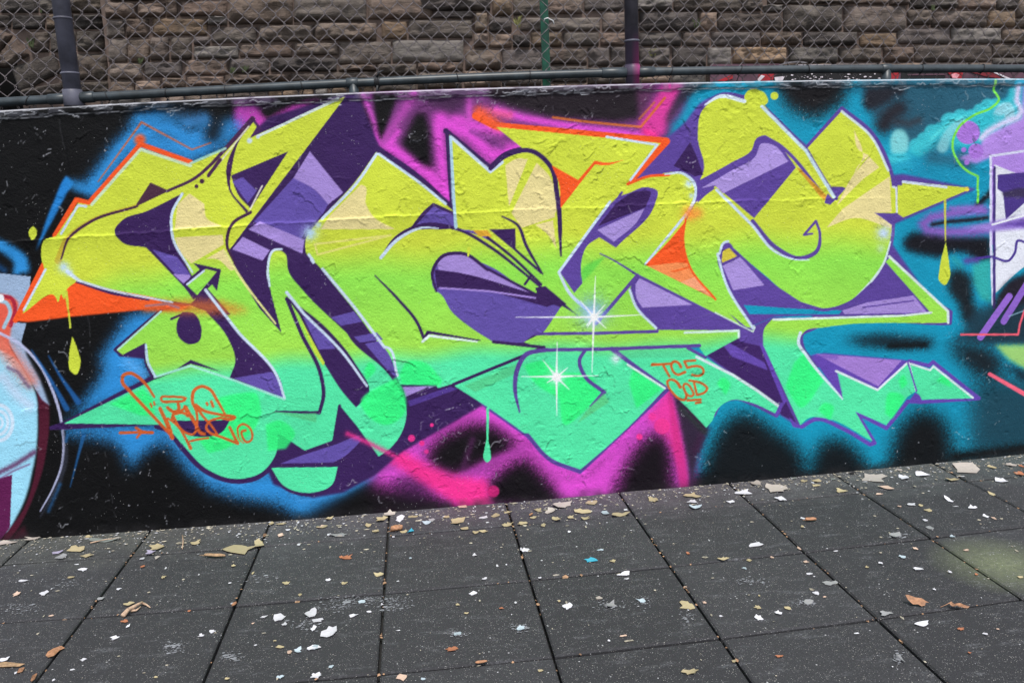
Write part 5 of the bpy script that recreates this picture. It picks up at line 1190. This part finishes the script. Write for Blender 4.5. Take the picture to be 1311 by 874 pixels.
px_leaf('long tan leaf at the bottom left edge of the paving', zz('-20,748 20,742 60,743 97,751 75,758 30,762 -20,760', 2.98, 0, 600), 600+760/2.98, M_LEAF2, .9, None, .005)
px_leaf('small brown leaf fragment just right of the long tan leaf', zz('64,781 75,768 92,761 96,764 86,778 70,784', 2.98, 0, 600), 600+784/2.98, M_LEAF, .9, None, .004)
px_leaf('brown leaf wedged in a joint at the bottom edge', zz('117,812 124,795 138,785 144,788 134,805 122,818', 2.98, 0, 600), 600+818/2.98, M_LEAF, .9, None, .005)
leaf((820/2.98, 600+338/2.98), 28, 'slim orange-tan leaf below the green half disc', M_LEAF2, -.28, .09, .10)
leaf((895/2.98, 600+522/2.98), 9, 'small brown leaf at a crossing of tile joints', M_LEAF, 1.2, .24, .2, stem=False)
leaf((400+320/2.98, 600+240/2.98), 15, 'curled rust-brown leaf on the joint below the blue glow', M_LEAF, .2, .3, .4, True)
leaf((400+645/2.98, 600+743/2.98), 15, 'flat rust leaf lying along a row joint near the bottom', M_LEAF, .05, .16, .1, stem=False)
leaf((871+497/2.973, 580+260/2.973), 14, 'rust leaf on the first full row below the teal arch', M_LEAF, -.15, .2, .25)
leaf((400+835/2.98, 600+178/2.98), 8, 'tiny orange leaf in the joint right of the magenta glow', M_LEAF, .9, .2, .15, stem=False)
# twigs
M_TWIG = mat_plain('dead_twig', (196, 166, 142), .75, .4, 60)
def twig(lb, px, r, lift=.006):
    P = on_ground(px); c = P.mean(0); t = thing('twig', lb, 'twig', (c[0], c[1], 0), 'twigs on the paving')
    V = []; F = []; n = len(P); tube(V, F, [(p[0]-c[0], p[1]-c[1], r+lift*math.sin(math.pi*i/max(1, n-1))+.003) for i, p in enumerate(P)], [r*(1-.55*i/max(1, n-1)) for i in range(n)], 7); smooth(obj('stick', (V, F), M_TWIG, t)); return t, c
m_ = lambda x, y: (x/2.98, 600+y/2.98)
t, c = twig('pale forked twig with a knobbly end on a tile joint', [m_(470, 570), m_(490, 552), m_(512, 542), m_(530, 530), m_(545, 518)], .0095)
for q in ([m_(545, 518), m_(560, 524), m_(574, 534)], [m_(500, 547), m_(520, 545), m_(538, 530)]):
    P = on_ground(q); V = []; F = []; tube(V, F, [(p[0]-c[0], p[1]-c[1], .007) for p in P], [.006, .004, .0018], 6); smooth(obj('side_shoot', (V, F), M_TWIG, t))
twig('thin upright-lying brown twig near the wall foot', [m_(697, 258), m_(700, 285), m_(696, 310)], .0035)
twig('thin dark stick by the wall below the orange signature', [m_(345, 286), m_(400, 278), m_(462, 266)], .0028)

# leaf scraps and grit caught in the open joints
V = []; F = []
for _ in range(230):
    i = RNG.randint(1, 9); j = RNG.choice([1, 2, 3]) if RNG.rand() < .3 else None
    if j: tx, ty = GX0+RNG.uniform(0, 9)*S, WALLD-ROW1-(j-1)*S
    else: tx, ty = GX0+i*S+RNG.normal(0, .002), WALLD-RNG.uniform(0, 2.0)
    p = on_ground(lens_px([[tx, ty, 0.0]]))[0]; r = RNG.gamma(2, .0016)+.0015; a0 = RNG.uniform(0, 6.28); c = len(V); z = RNG.uniform(-.012, .002)
    for q in range(5): V.append((p[0]+math.cos(a0+q*1.256)*r*RNG.uniform(.5, 1.1), p[1]+math.sin(a0+q*1.256)*r*RNG.uniform(.6, 1.8), z+RNG.uniform(0, .004)))
    F.append((c, c+1, c+2, c+3, c+4))
o = obj('joint_debris', (V, F), mat_plain('joint_debris', (168, 132, 104), .75, .5, 40)); tag(o, 'brown scraps and grit caught in the tile joints', kind='stuff')
